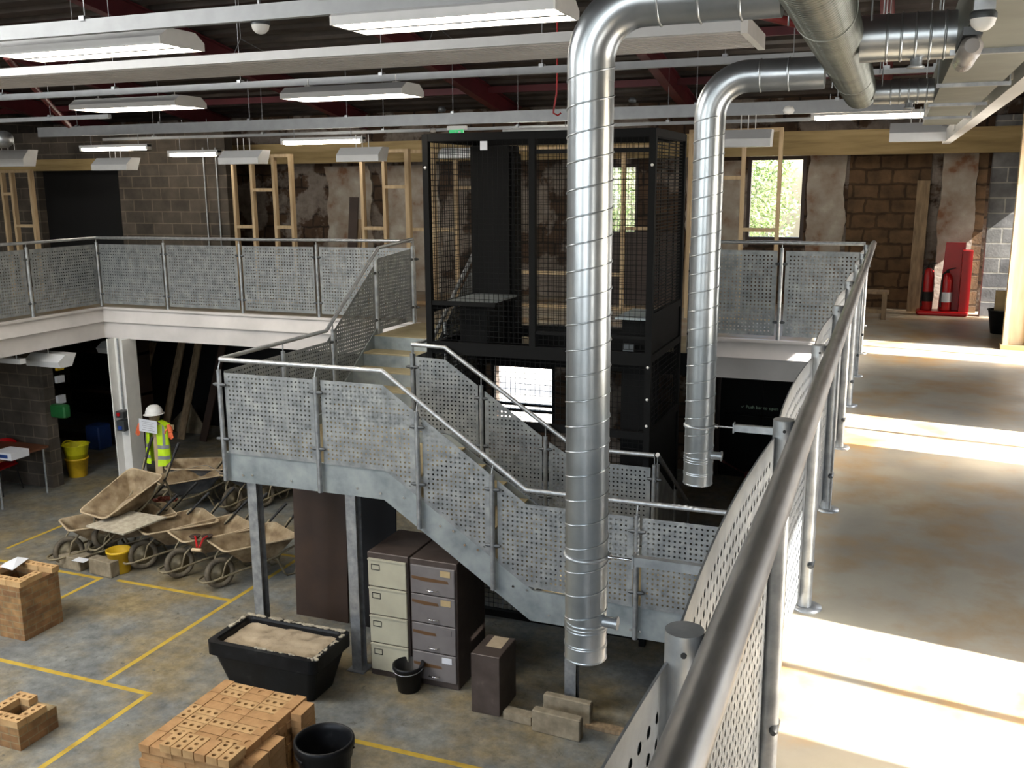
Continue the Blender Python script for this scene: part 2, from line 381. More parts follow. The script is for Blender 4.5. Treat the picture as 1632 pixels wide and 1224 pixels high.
# ceilings under the decks stay dark plaster; roof above
ys = []; mb = MB(); y = 15.0; prof = []
def roofz(y): return 5.45 + (15-y)*.17 if y > 4 else 7.32 - (4-y)*.12
k = 0
while y > -5.2:
    prof += [(y, 0), (y-.1, 0), (y-.13, .05), (y-.23, .05), (y-.26, 0)]; y -= .30
prof = [(a, roofz(a)+b) for a, b in prof]
vs = [(x, a, b) for x in (XL, 3) for a, b in prof]; n = len(prof)
mb.add(vs, [(i, i+1, n+i+1, n+i) for i in range(n-1)])
mb.add([(x, a, b+.3) for x in (XL, 3) for a, b in ((15.2, roofz(15)), (4, roofz(4)), (-5.2, roofz(-5.2)))], [(0,1,4,3),(1,2,5,4)])
struct('ceiling', mb, MT['deckroof'])
for i, x in enumerate((-13.6, -10.9, -8.2, -5.5, -2.8, -.2)):
    mb = MB()
    for (ya, yb) in ((14.4, 4), (4, -5)):
        a = V((x, ya, roofz(ya)-.14)); b = V((x, yb, roofz(yb)-.14))
        mb.beam(a, b, .012, .24); mb.beam(a+V((0,0,.12)), b+V((0,0,.12)), .12, .015); mb.beam(a-V((0,0,.12)), b-V((0,0,.12)), .12, .015)
    solo('roof_rafter', mb, MT['maroon'], 'maroon steel roof rafter sloping up under the dark metal deck', 'rafter', 'maroon roof rafters', (x, 4, roofz(4)-.14))
for i, y in enumerate((13.2, 11.4, 9.6, 7.8, 6.0, 4.4)):
    mb = MB().box(XL, 1.4, y-.03, y+.03, roofz(y)-.1, roofz(y)-.01)
    solo('roof_purlin', mb, MT['maroon'], 'dark red roof purlin running across the rafters', 'purlin', 'dark red purlins', (-6, y, roofz(y)-.05))
def brace(p, q, lab, r=.03):
    solo('roof_brace', MB().tube([p, q], r, 8), MT['red2'], lab, 'brace', None, tuple(p))
MT['red2'] = plain('red_oxide', '6e1d1a', .5, .1, .15)
brace(aty(1160, 12, 7.5), aty(1335, 52, 6.5), 'red roof brace above the end of the long white panel')
brace(aty(10, 90, 8), aty(110, 200, 11), 'dull red roof brace above the left fluorescent light', .04)

# timber wall plate + back stud frames + masonry patches upstairs
a = aty(175, 245, 13.9); b = aty(1600, 195, 13.9)
solo('wall_plate', MB().box(-13.4, 1.42, 13.85, 13.95, 4.74, 5.06), MT['timberx'], 'long pale timber wall plate above the back stud frames', 'timber beam', None, (-6, 13.9, 4.74))
def patch(name, px0, py0, px1, py1, mat, label, cat, y=14.5, d=.03):
    p = aty(px0, py0, y-d); q = aty(px1, py1, y-d)
    return struct(name, MB().box(p.x, q.x, y-d, y, q.z, p.z), mat)
def rag(n, x0, x1, z0, z1, y, mat, t=.03, amp=.05, seed=1):
    rr = random.Random(seed); pts = []; k = 60; amp *= 1.0; off = [0]
    def jit(q, z): return amp*(1.5*mathutils.noise.noise(V((seed*7+q*9, 0, z*2.2)))+.6*mathutils.noise.noise(V((seed+q, 3, z*11))))
    for i in range(k): pts.append((x1 + jit(1, z0+(z1-z0)*i/(k-1)), z0+(z1-z0)*i/(k-1)))
    for i in range(k): pts.append((x0 + jit(0, z1-(z1-z0)*i/(k-1)), z1-(z1-z0)*i/(k-1)))
    mb = MB().prism([(p[0], y, p[1]) for p in pts], (0, t, 0)); return struct('trim_%d' % n, mb, mat)
rag(6, aty(1290, 250, 14.45).x, aty(1350, 250, 14.45).x, M, 4.75, 14.46, MT['plaster'], .04, .03, 3)
struct('trim_7', MB().box(aty(1350, 300, 14.45).x+.02, aty(1482, 300, 14.45).x, 14.46, 14.5, M, 4.8), MT['stone'])
rag(8, aty(1500, 300, 14.3).x, aty(1556, 300, 14.3).x, M, 4.85, 14.25, MT['plaster'], .2, .02, 5)
struct('trim_9', MB().box(aty(1556, 300, 14.3).x, aty(1572, 300, 14.3).x, 14.3, 14.5, M, 4.85), MT['stone'])
struct('trim_10', MB().box(aty(1569, 400, 14).x, XW, 13.9, 14.1, M, 5.2), MT['blockbright'])
rag(11, aty(1095, 300, 14.45).x, aty(1180, 300, 14.45).x, M, 4.7, 14.46, MT['plaster'], .04, .03, 8)
rag(12, aty(520, 300, 14.45).x, aty(590, 300, 14.45).x, M, 4.7, 14.46, MT['plaster'], .04, .06, 9)
rag(13, aty(610, 300, 14.45).x, aty(700, 300, 14.45).x, M, 4.7, 14.46, MT['plaster'], .04, .04, 10)
# block partition upstairs at left with a black doorway
bx = [aty(p, 300, 12.9).x for p in (38, 60, 190, 362)]
struct('wall_partition', MB().box(bx[2], bx[3], 12.9, 13.1, M, 5.3).box(XL, bx[1], 12.9, 13.1, M, 5.3).box(bx[1], bx[2], 12.9, 13.1, 4.66, 5.3), MT['block'])
struct('doorway_shade', MB().box(bx[1], bx[2], 13.05, 13.09, M, 4.66), MT['dark'])  # near-black sheet painted in for the shade inside the open doorway
struct('trim_14', MB().box(aty(150, 240, 12.8).x-2.4, aty(182, 240, 12.8).x, 12.8, 12.9, 4.66, 4.85), MT['timberx'])
def stud_frame(pxs, y, z1, noggins, label, sill=True, w=.045, d=.08, grp=None, pyr=320):
    xs = [aty(p, pyr, y).x for p in pxs]
    r = thing('stud_frame', label, 'stud frame', ((xs[0]+xs[-1])/2, y, M), grp)
    if sill: MB().box(xs[0]-w/2, xs[-1]+w/2, y, y+d, M, M+w).build('sole_plate', MT['timber'], r)
    MB().box(xs[0]-w/2, xs[-1]+w/2, y, y+d, z1-w, z1).build('head_plate', MT['timber'], r)
    for x in xs: MB().box(x-w/2, x+w/2, y, y+d, M+(w if sill else 0), z1-w).build('stud', MT['timber'], r)
    for (i, zz) in noggins: MB().box(xs[i]+w/2, xs[i+1]-w/2, y, y+d, zz-w/2, zz+w/2).build('noggin', MT['timber'], r)
    return r
zz = lambda py, y=12.1: aty(600, py, y).z
stud_frame((373, 402, 437, 464), 12.3, aty(430, 246, 12.3).z, ((0, zz(365)), (1, zz(302)), (2, zz(365))), 'raw timber stud frame behind the left balustrade, four studs')
stud_frame((577, 612, 650), 12.3, aty(620, 238, 12.3).z, ((0, zz(365)), (1, zz(298)),), 'raw timber stud frame beside the black lift cage, taller boards behind')
stud_frame((648, 690, 725, 770), 12.8, zz(240, 12.8), ((0, zz(365, 12.8)), (1, zz(365, 12.8)), (2, zz(300, 12.8)),), 'raw timber stud frame seen through the left of the lift cage')
stud_frame((815, 992, 1040), 13.0, zz(240, 13), ((0, M+.5), (1, zz(365)),), 'raw timber stud frame seen through the middle of the lift cage')
stud_frame((1098, 1182, 1240), 12.6, zz(220, 12.6), ((0, zz(288, 12.6)), (1, zz(360, 12.6)),), 'raw timber stud frame in front of the window with the tree outside')
stud_frame((5, 20, 50), 11.9, zz(262, 11.9), ((0, zz(307, 11.9)), (1, zz(367, 11.9)),), 'raw timber stud frame at the far left above the mezzanine')
# near right stud wall end
r = thing('stud_partition', 'pale timber stud partition at the right edge, lit by the sun', 'stud wall', (1.3, 11.3, M))
for (a, b) in ((1.15, 1.20), (1.36, 1.41)): MB().box(a, b, 11.25, 11.36, M+.05, 6.2).build('stud', MT['timber'], r)
MB().box(1.20, 1.36, 11.30, 11.34, M+.05, 6.2).build('sheathing_board', MT['timber'], r)
MB().box(1.13, 1.44, 11.22, 11.4, M, M+.05).build('sole_plate', MT['timberx'], r)
# loose boards leaning upstairs
for k, (px, h, w_, mt, lb) in enumerate(((556, 1.55, .16, 'brownboard', 'dark reddish board leaning on the old wall behind the stud frame'), (563, 1.2, .12, 'oldwood', 'narrow pale board leaning beside the dark reddish board'), (1092, 1.7, .06, 'oldwood', 'thin timber offcut leaning left of the window'), (1462, 1.75, .16, 'oldwood', 'tall timber board leaning on the stone patch near the fire extinguishers'))):
    p = aty(px, 400, 13.6 if px < 1400 else 14.2)
    mb = MB().beam((p.x, p.y, M), (p.x+.02, p.y+.2, M+h), w_, .025, V((0,-1,0)))
    solo('leaning_board', mb, MT[mt], lb, 'board', None, (p.x, p.y, M))
p = aty(1000, 370, 13.8)
solo('plywood_sheet', MB().box(p.x-.25, p.x+.75, 13.8, 13.83, M, M+1.05), MT['brownboard'], 'brown board leaning under the window seen through the cage', 'board', None, (p.x, 13.8, M))

# ------------------------------------------------------------------ perforated panels and balustrades
def inset(poly, d):
    n = len(poly); out = []; A = sum(poly[i][0]*poly[(i+1) % n][1]-poly[(i+1) % n][0]*poly[i][1] for i in range(n))
    sg = 1 if A > 0 else -1
    L = []
    for i in range(n):
        p, q = V(poly[i]), V(poly[(i+1) % n]); t = (q-p).normalized(); nn = V((-t.y, t.x))*sg; L.append((p+nn*d, t))
    for i in range(n):
        (p, t), (q, u) = L[i-1], L[i]; den = t.x*u.y-t.y*u.x
        if abs(den) < 1e-5: out.append(q); continue
        w = q-p; k = (w.x*u.y-w.y*u.x)/den; out.append(p+t*k)
    return out
def perf_panel(poly, P, th=.004, margin=.03, mat='perf', parent=None, bow=0, nb=1):
    """poly: list of (s,z); P(s,z,off)->world"""
    mb = MB()
    if bow:   # rectangle, curved outwards
        s0 = min(p[0] for p in poly); s1 = max(p[0] for p in poly); z0 = min(p[1] for p in poly); z1 = max(p[1] for p in poly); N = 16
        cuts = [s0, s0+margin] + [s0+margin+(s1-s0-2*margin)*i/N for i in range(1, N)] + [s1-margin, s1]; zs = [z0, z0+margin, z1-margin, z1]
        for o in (0, th):
            vs = [P(a, z, o+bow*(1-((a-s0)/(s1-s0)*2-1)**2)) for a in cuts for z in zs]; fs = []; uv = []
            for i in range(len(cuts)-1):
                for j in range(3):
                    fs.append((i*4+j, (i+1)*4+j, (i+1)*4+j+1, i*4+j+1))
                    inn = j == 1 and 0 < i < len(cuts)-2
                    uv.append([(cuts[a]-s0-margin if inn else -9, zs[b]-z0-margin if inn else -9) for a, b in ((i, j), (i+1, j), (i+1, j+1), (i, j+1))])
            mb.add(vs, fs, True, uv)
        for j, z in ((0, z0), (3, z1)):
            vs = [P(a, z, o+bow*(1-((a-s0)/(s1-s0)*2-1)**2)) for a in cuts for o in (0, th)]
            mb.add(vs, [(i*2, i*2+2, i*2+3, i*2+1) for i in range(len(cuts)-1)])
    else:
        n = len(poly); inn = inset([tuple(p) for p in poly], margin); smin = min(p[0] for p in inn); zmin = min(p[1] for p in inn)
        for o in (0, th):
            A = [P(p[0], p[1], o) for p in poly]; Bv = [P(p[0], p[1], o) for p in inn]
            mb.add(A+Bv, [(i, (i+1) % n, n+(i+1) % n, n+i) for i in range(n)])
            mb.add(Bv, [tuple(range(n))], False, [[(p[0]-smin, p[1]-zmin) for p in inn]])
        A = [P(p[0], p[1], 0) for p in poly]+[P(p[0], p[1], th) for p in poly]
        mb.add(A, [(i, (i+1) % n, n+(i+1) % n, n+i) for i in range(n)])
    return mb.build('perforated_panel', MT[mat], parent)
def clampm(P, s, z, off, parent, L=.068, along=None):
    c = V(P(s, z, off)); a = V(P(s+.01, z, off)) - c; a.normalize()
    w = V(P(s, z, off+.01)) - c; w.normalize()
    mb = MB().tube([c-a*L, c-a*L*.6, c+a*L*.6, c+a*L], .018, 8, True, [.010, .018, .018, .010])
    return mb.build('clamp', MT['clamp'], parent)
def run(name, label, cat, P, posts, railz, basez, root=None, ptop=-.1, off=0, post_r=.022, gap=.045, ptp=-.13, pbp=.05, postlow=0, rail_pts=None, rail_r=.021, mat='perf', clamps=True, breaks=(), plate=False, ends=(True, True), skip=()):
    """generic balustrade run; s-parameter path P(s,z,off)"""
    r = root or thing(name, label, cat, P(posts[0], basez(posts[0]), 0))
    if rail_pts is None:
        ss = [posts[0]] + [b for b in breaks if posts[0] < b < posts[-1]] + [posts[-1]]; rail_pts = [P(s, railz(s), 0) for s in ss]
    MB().tube(rail_pts, rail_r, 14).build('handrail', MT['rail'], r)
    for i, s in enumerate(posts):
        if (i == 0 and not ends[0]) or (i == len(posts)-1 and not ends[1]): continue
        zb = basez(s)-postlow; zt = railz(s)+ptop
        mb = MB().tube([P(s, zb, off), P(s, zt, off)], post_r, 12)
        mb.tube([P(s, zt, off), P(s, zt+.02, off), P(s, railz(s)-.01, 0)], .006, 6)
        po = mb.build('post', MT['galv'], r)
        if plate:
            c = V(P(s, basez(s), off)); MB().lathe(c, [(.055, 0), (.055, .008), (.02, .009)], 20, capb=True).build('base_flange', MT['galv'], po)
        if clamps:
            h = zt - max(basez(s), zb)
            for q in (.17, .80): clampm(P, s, zt-h*q, off, po)
    for i, (a, b) in enumerate(zip(posts, posts[1:])):
        if i in skip: continue
        a2, b2 = a+gap, b-gap; bb = [k for k in breaks if a2 < k < b2]
        poly = [(a2, basez(a2)+pbp)] + [(k, basez(k)+pbp) for k in bb] + [(b2, basez(b2)+pbp)] + [(b2, railz(b2)+ptp)] + [(k, railz(k)+ptp) for k in bb[::-1]] + [(a2, railz(a2)+ptp)]
        perf_panel(poly, P, parent=r, mat=mat)
    return r
cst = lambda c: (lambda s: c)
# --- the walkway balustrade in the foreground (posts 1.33 apart, slightly bowed panels outside them)
r = thing('walkway_balustrade', 'long galvanised balustrade with thick handrail along the sunlit walkway at right', 'balustrade', (-.2, 5, M))
MB().tube([(-.187, -2.0, 3.75), (-.187, 11.06, 3.75)], .030, 24).build('handrail', MT['nearrail'], r)
yp = [-1.36, -.03, 1.30, 2.65, 3.96, 5.28, 6.62, 7.95, 9.22, 10.5]
for y in yp:
    mb = MB().tube([(-.243, y, M+.012), (-.243, y, 3.765)], .0285, 24)
    mb.tube([(-.235, y, 3.71), (-.19, y, 3.735)], .009, 8)
    mb.add([], [])
    po = mb.build('post', MT['galv'], r)
    MB().lathe((-.233, y, M), [(.06, 0), (.06, .01), (.02, .011)], 24, capb=True).build('base_flange', MT['galv'], po)
    MB().tube([(-.238, y-.0295, 3.738), (-.238, y-.027, 3.738)], .0045, 10).build('screw_hole', MT['rubber'], po)
    for z in (M+.2, M+.86):
        MB().tube([(-.225, y-.045, z), (-.225, y-.03, z), (-.225, y+.03, z), (-.225, y+.045, z)], .014, 10, True, [.008, .014, .014, .008]).build('clamp', MT['clamp'], po)
for a, b in zip(yp, yp[1:]):
    perf_panel([(a+.02, M+.06), (b-.02, M+.06), (b-.02, 3.72), (a+.02, 3.72)], lambda s, z, o: V((-.262-o, s, z)), mat='perfnear', parent=r, bow=.022, margin=.045)
# --- back balustrades
Pb = lambda s, z, o: V((s, 11.09-o, z))
lp = [aty(p, 440, 11.09).x for p in (158, 263, 382, 503)] 
xs0 = [aty(158, 440, 11.09).x, aty(264, 440, 11.09).x, aty(384, 440, 11.09).x, aty(506, 440, 11.09).x, -5.68]
run('mezzanine_balustrade', 'galvanised perforated balustrade along the back mezzanine, left of the stairs', 'balustrade', Pb, xs0, lambda s: 3.66+.03*(s+10.87)/5.2, cst(M), ptop=-.06, ptp=-.09)
Pl = lambda s, z, o: V((-10.87+o, s, z))
run('mezzanine_balustrade', 'galvanised perforated balustrade on the left mezzanine edge, leading out of the picture', 'balustrade', Pl, [7.4, atx(46, 440, -10.87).y, 11.09], cst(3.66), cst(M), ptop=-.06, ptp=-.09, ends=(True, False))
xr = [-1.90, aty(1152, 450, 11.09).x, aty(1244, 450, 11.09).x, -.30]
run('mezzanine_balustrade', 'galvanised perforated balustrade at the back right, behind the slim duct', 'balustrade', Pb, [-1.88, aty(1244, 450, 11.09).x, -.27], cst(3.74), cst(M), ptop=-.06, ptp=-.09)
Pc = lambda s, z, o: V((-1.92-o, s, z))
run('mezzanine_balustrade', 'short perforated balustrade on the bay edge right of the lift cage', 'balustrade', Pc, [9.98, 11.02], cst(3.74), cst(M), ptop=-.06, ptp=-.09)

# ------------------------------------------------------------------ staircase
st = thing('staircase', 'galvanised steel dogleg staircase with landings and perforated side panels', 'staircase', (-4, 8, 0))
F1, F2 = 1.86, .95       # landing levels
def lvl(a, b, z0, z1):   # piecewise level function
    def f(s):
        t = min(1, max(0, (s-a)/(b-a))); return z0+(z1-z0)*t
    return f
# stringers
def stringer_x(y, t):
    pts = [(-5.66, 1.70), (-3.99, 1.70), (-2.63, .79), (-.55, .79), (-.55, 1.06), (-2.6, 1.06), (-3.95, 1.97), (-5.66, 1.97)]
    return MB().prism([(x, y, z) for x, z in pts], (0, t, 0))
stringer_x(7.1, .03).build('stringer', MT['stringer'], st)
MB().prism([(x, 8.38, z) for x, z in [(-4.36, 1.70), (-3.99, 1.70), (-2.63, .79), (-1.9, .79), (-1.9, 1.06), (-2.6, 1.06), (-3.95, 1.97), (-4.36, 1.97)]], (0, .02, 0)).build('stringer', MT['stringer'], st)
for x in (-5.66, -4.38):
    pts = [(8.9, 1.70), (10.15, 2.45), (10.15, 2.72), (10.0, 2.72), (8.85, 1.97)]
    MB().prism([(x, y, z) for y, z in pts], (.02, 0, 0)).build('stringer', MT['stringer'], st)
MB().box(-5.66, -5.64, 7.13, 8.9, 1.70, 1.97).build('stringer', MT['stringer'], st)
for x in (-1.89, -.57):
    pts = [(8.4, .79), (9.6, -.0), (9.95, 0), (9.95, .06), (8.45, 1.06), (8.4, 1.06)]
    MB().prism([(x, y, z) for y, z in pts], (.02, 0, 0)).build('stringer', MT['stringer'], st)
# bolts on the outer stringer
for i, (px, py) in enumerate(((388, 757), (403, 757), (465, 766), (570, 778), (607, 786), (644, 793), (702, 838), (723, 846), (741, 868), (762, 876), (818, 934), (840, 940), (875, 980), (903, 985), (1005, 1003), (1020, 1006))):
    p = aty(px, py, 7.1); MB().tube([(p.x, 7.102, p.z), (p.x, 7.09, p.z)], .011, 8).build('bolt', MT['chrome'], st)
# landings
MB().box(-5.64, -4.0, 7.13, 8.9, F1-.04, F1).build('landing', MT['ply'], st)
MB().box(-2.62, -.57, 7.13, 8.42, F2-.04, F2).build('landing', MT['ply'], st)
# treads: upper flight (5 risers) goes back up, middle flight runs to the right, lower flight goes back down
def step(x0, x1, y0, y1, z, rz, face):
    MB().box(x0, x1, y0, y1, z-.02, z).build('tread', MT['ply'], st)
    rz = min(rz, z-.03)
    if face == 'y-': MB().box(x0, x1, y0, y0+.012, rz, z-.02).build('riser', MT['stringer'], st)
    if face == 'y+': MB().box(x0, x1, y1-.012, y1, rz, z-.02).build('riser', MT['stringer'], st)
    if face == 'x+': MB().box(x1-.012, x1, y0, y1, rz, z-.02).build('riser', MT['stringer'], st)
for i in range(1, 5): step(-5.64, -4.38, 8.9+.26*(i-1), 8.9+.26*i+.03, F1+.158*i, F1+.158*(i-1), 'y-')
MB().box(-5.64, -4.38, 9.94, 9.952, 2.47, 2.64).build('riser', MT['stringer'], st)
for i in range(1, 6): step(-4.0+.22*i-.03, -3.78+.22*i, 7.13, 8.38, F1-.152*i, F1-.152*(i+1), 'x+')
MB().box(-4.0, -3.78+.0, 7.13, 8.38, F1-.02, F1).build('tread', MT['ply'], st)
for i in range(1, 6): step(-1.87, -.57, 8.4+.27*(i-1), 8.4+.27*i, F2-.158*i, F2-.158*(i+1), 'y+')
# front side panels
Pf = lambda s, z, o: V((s, 7.09-o, z))
railf = lvl(-3.96, -2.66, 2.85, 1.94); basef = lvl(-3.95, -2.6, 1.95, 1.04)
fp = [-5.63, -4.61, -3.63, -2.95, -2.0, -1.0]
fp = [-5.63, -4.61, -3.63, -2.95, -1.72, -.62]
run('', '', '', Pf, fp, railf, basef, root=st, ptop=-.09, ptp=-.12, pbp=.02, postlow=.24, breaks=(-3.96, -2.66), off=.03, gap=.035)
# left end + return
Pe = lambda s, z, o: V((-5.65-o, s, z))
raile = lambda s: lvl(8.92, 10.2, 2.85, 3.72)(s); basee = lambda s: lvl(8.9, 10.1, 1.95, M+.02)(s)
run('', '', '', Pe, [7.12, 8.1, 9.05, 10.05, 11.0], raile, basee, root=st, ptop=-.09, ptp=-.12, pbp=.02, postlow=.1, breaks=(8.92, 10.12), off=.0, ends=(False, True))
# right side of the upper flight
Pr = lambda s, z, o: V((-4.36+o, s, z))
run('', '', '', Pr, [8.45, 9.2, 10.05], lambda s: lvl(8.9, 10.05, 2.84, 3.69)(s), basee, root=st, ptop=-.09, ptp=-.12, pbp=.02, postlow=.1, breaks=(8.9,), ends=(True, True))
# inner side of the middle flight
Pi = lambda s, z, o: V((s, 8.42+o, z))
raili = lvl(-4.02, -2.70, 2.85, 1.95)
run('', '', '', Pi, [-4.36, -3.62, -2.96, -1.90], raili, basef, root=st, ptop=-.09, ptp=-.12, pbp=.02, postlow=.1, breaks=(-4.0, -2.66), gap=.035, skip=())
# lower flight side rails
for x in (-1.88, -.58):
    Pt = lambda s, z, o, x=x: V((x+o, s, z))
    run('', '', '', Pt, [8.45, 9.25, 10.0], lambda s: lvl(8.45, 10.0, 1.95, 1.0)(s), lambda s: lvl(8.45, 10.0, 1.0, .05)(s), root=st, ptop=-.09, ptp=-.12, pbp=.02, postlow=0)
# support posts (I-section with base plates)
for (x, y, zt) in ((-5.42, 7.2, 1.72), (-4.34, 7.16, 1.72), (-2.28, 7.16, .8), (-.9, 7.16, .8), (-5.42, 8.7, 1.82), (-4.34, 8.7, 1.82), (-1.3, 8.3, .9)):
    po = MB().box(x-.05, x+.05, y-.05, y-.042, .012, zt).box(x-.05, x+.05, y+.042, y+.05, .012, zt).box(x-.004, x+.004, y-.042, y+.042, .012, zt).build('support_post', MT['galv'], st)
    MB().bbox(x-.09, x+.09, y-.09, y+.09, 0, .012, .003).build('base_plate', MT['galv'], po)

# ------------------------------------------------------------------ lift cage
lc = thing('lift_cage', 'black steel mesh lift cage rising past the mezzanine beside the stairs', 'lift', (-3.1, 9.15, 0))
cx0, cx1, cy0, cy1, cz = -4.20, -2.0, 8.52, 9.80, 4.86
def cpost(x, y, z0=0, z1=cz, w=.06): MB().box(x-w/2, x+w/2, y-w/2, y+w/2, z0, z1).build('frame_post', MT['black'], lc)
for x in (cx0, cx1):
    for y in (cy0, cy1): cpost(x, y)
cpost(-3.12, cy0, 2.85, cz, .06)
for z in (cz-.03, 2.82, 2.1, 1.6, .1):
    h = .035 if z != 2.82 else .06
    for y in ((cy0, cy1) if z > 2.5 or z < 1 else (cy0,)): MB().box(cx0, cx1, y-.028, y+.028, z-h, z+h).build('frame_rail', MT['black'], lc)
for z in (cz-.03, 3.2, 2.82, 2.1, .1):
    for x in (cx0, cx1): MB().box(x-.028, x+.028, cy0, cy1, z-.035, z+.035).build('frame_rail', MT['black'], lc)
MB().box(cx0, -3.5, cy0-.02, cy0+.02, 3.24, 3.28).build('frame_rail', MT['black'], lc)
MB().box(-3.1, cx1, cy0-.02, cy0+.02, 4.66, 4.70).build('frame_rail', MT['black'], lc); MB().box(-3.1, cx1, cy0-.02, cy0+.02, 3.0, 3.03).build('frame_rail', MT['black'], lc)
def mesh_panel(P, a0, a1, b0, b1, pa=.05, pb=.05, w=.0042):
    mb = MB(); n = int((a1-a0)/pa)
    for i in range(n+1):
        a = a0+(a1-a0)*i/n; mb.beam(P(a, b0), P(a, b1), w, w)
    n = int((b1-b0)/pb)
    for i in range(n+1):
        b = b0+(b1-b0)*i/n; mb.beam(P(a0, b), P(a1, b), w, w)
    mb.build('mesh_panel', MT['black'], lc)
for (a0, a1) in ((cx0+.03, -3.17), (-3.07, cx1-.03)):
    mesh_panel(lambda a, b: V((a, cy0, b)), a0, a1, 2.9, cz-.07)
    mesh_panel(lambda a, b: V((a, cy1, b)), a0, a1, 2.9, cz-.07)
mesh_panel(lambda a, b: V((a, cy0, b)), cx0+.03, cx1-.03, 2.13, 2.78)
mesh_panel(lambda a, b: V((a, cy0, b)), cx0+.03, cx1-.03, .15, 2.07)
mesh_panel(lambda a, b: V((cx0, a, b)), cy0+.03, cy1-.03, .15, cz-.07)
# right side: closely spaced louvre wires above, sheet panels below
mesh_panel(lambda a, b: V((cx1, a, b)), cy0+.03, cy1-.03, 3.24, cz-.07, .3, .03, .009)
mesh_panel(lambda a, b: V((cx1, a, b)), cy0+.03, cy1-.03, 2.13, 2.78, .05, .05, .006)
MB().box(cx1-.01, cx1+.01, cy0+.03, cy1-.03, .15, 2.06).build('side_sheet', MT['black'], lc)
MB().box(cx1-.01, cx1+.01, cy0+.03, cy1-.03, 2.86, 3.16).build('side_sheet', MT['black'], lc)
# mast, carriage and machinery
MB().box(-4.15, -3.72, 9.45, 9.75, 2.62, 4.78).build('mast_cover', MT['black'], lc)
MB().box(-3.72, -3.68, 9.5, 9.7, 2.62, 4.7).build('mast_rail', MT['black'], lc)
MB().box(-4.1, -3.62, 8.7, 9.4, 3.24, 3.26).build('control_shelf', MT['stringer'], lc)
MB().box(-4.05, -3.75, 8.9, 9.4, 2.75, 3.22).build('motor_box', MT['black'], lc)
MB().box(-2.35, -2.05, 8.62, 9.3, 3.16, 3.18).build('control_shelf', MT['stringer'], lc)
MB().box(-2.3, -2.08, 8.7, 9.3, 1.2, 3.15).build('motor_box', MT['black'], lc)
MB().box(-2.25, -2.15, 8.55, 8.56, 2.85, 2.95).build('switch', MT['clamp'], lc)
MB().box(-3.6, -2.1, 9.7, 9.78, 2.6, 2.9).build('sill_beam', MT['black'], lc)
for p in ((cx1, cy0-.03, 4.55), (cx1, cy0-.03, 2.75), (cx1, cy0-.03, 2.45), (cx1, cy0-.03, 2.2), (cx0, cy0-.03, 4.55)):
    MB().lathe(p, [(.0, -.012), (.012, -.006), (.014, .0)], 10, 'y').build('bolt_cap', MT['white'], lc)
p = aty(771, 232, 8.47); (lambda n, m_, mt, *a: m_.build('notice', mt, lc))('notice', MB().box(p.x-.035, p.x+.035, 8.465, 8.475, p.z-.04, p.z+.04), MT['paper'], 'small white card fixed to the front of the lift cage', 'notice', None, (p.x, 8.47, p.z))

# ------------------------------------------------------------------ ducts
def spiral(mb, p, q, r, pitch=.075, w=.0022, phase=0):
    w = max(w, .0018)*1.25
    p, q = V(p), V(q); d = q-p; L = d.length; d.normalize(); a = d.orthogonal().normalized(); b = d.cross(a)
    mb.tube([p, q], r, 40); n = max(8, int(L/pitch*20)); pts = []
    for i in range(n+1):
        t = i/n; an = phase+2*pi*t*L/pitch; pts.append(p + d*(L*t) + (a*cos(an)+b*sin(an))*(r+w*.2))
    mb.tube(pts, w, 5)
def bend(c0, c1, c2, R_, n=12):
    """arc from c0 towards corner c1 to c2 with radius R_"""
    c0, c1, c2 = V(c0), V(c1), V(c2); u = (c0-c1).normalized(); v = (c2-c1).normalized(); o = c1+(u+v)*R_
    return [o - u*R_*sin(t) - v*R_*cos(t) if False else o + (-v*cos(t) - u*sin(t))*R_ for t in [pi/2*i/n for i in range(n+1)]]
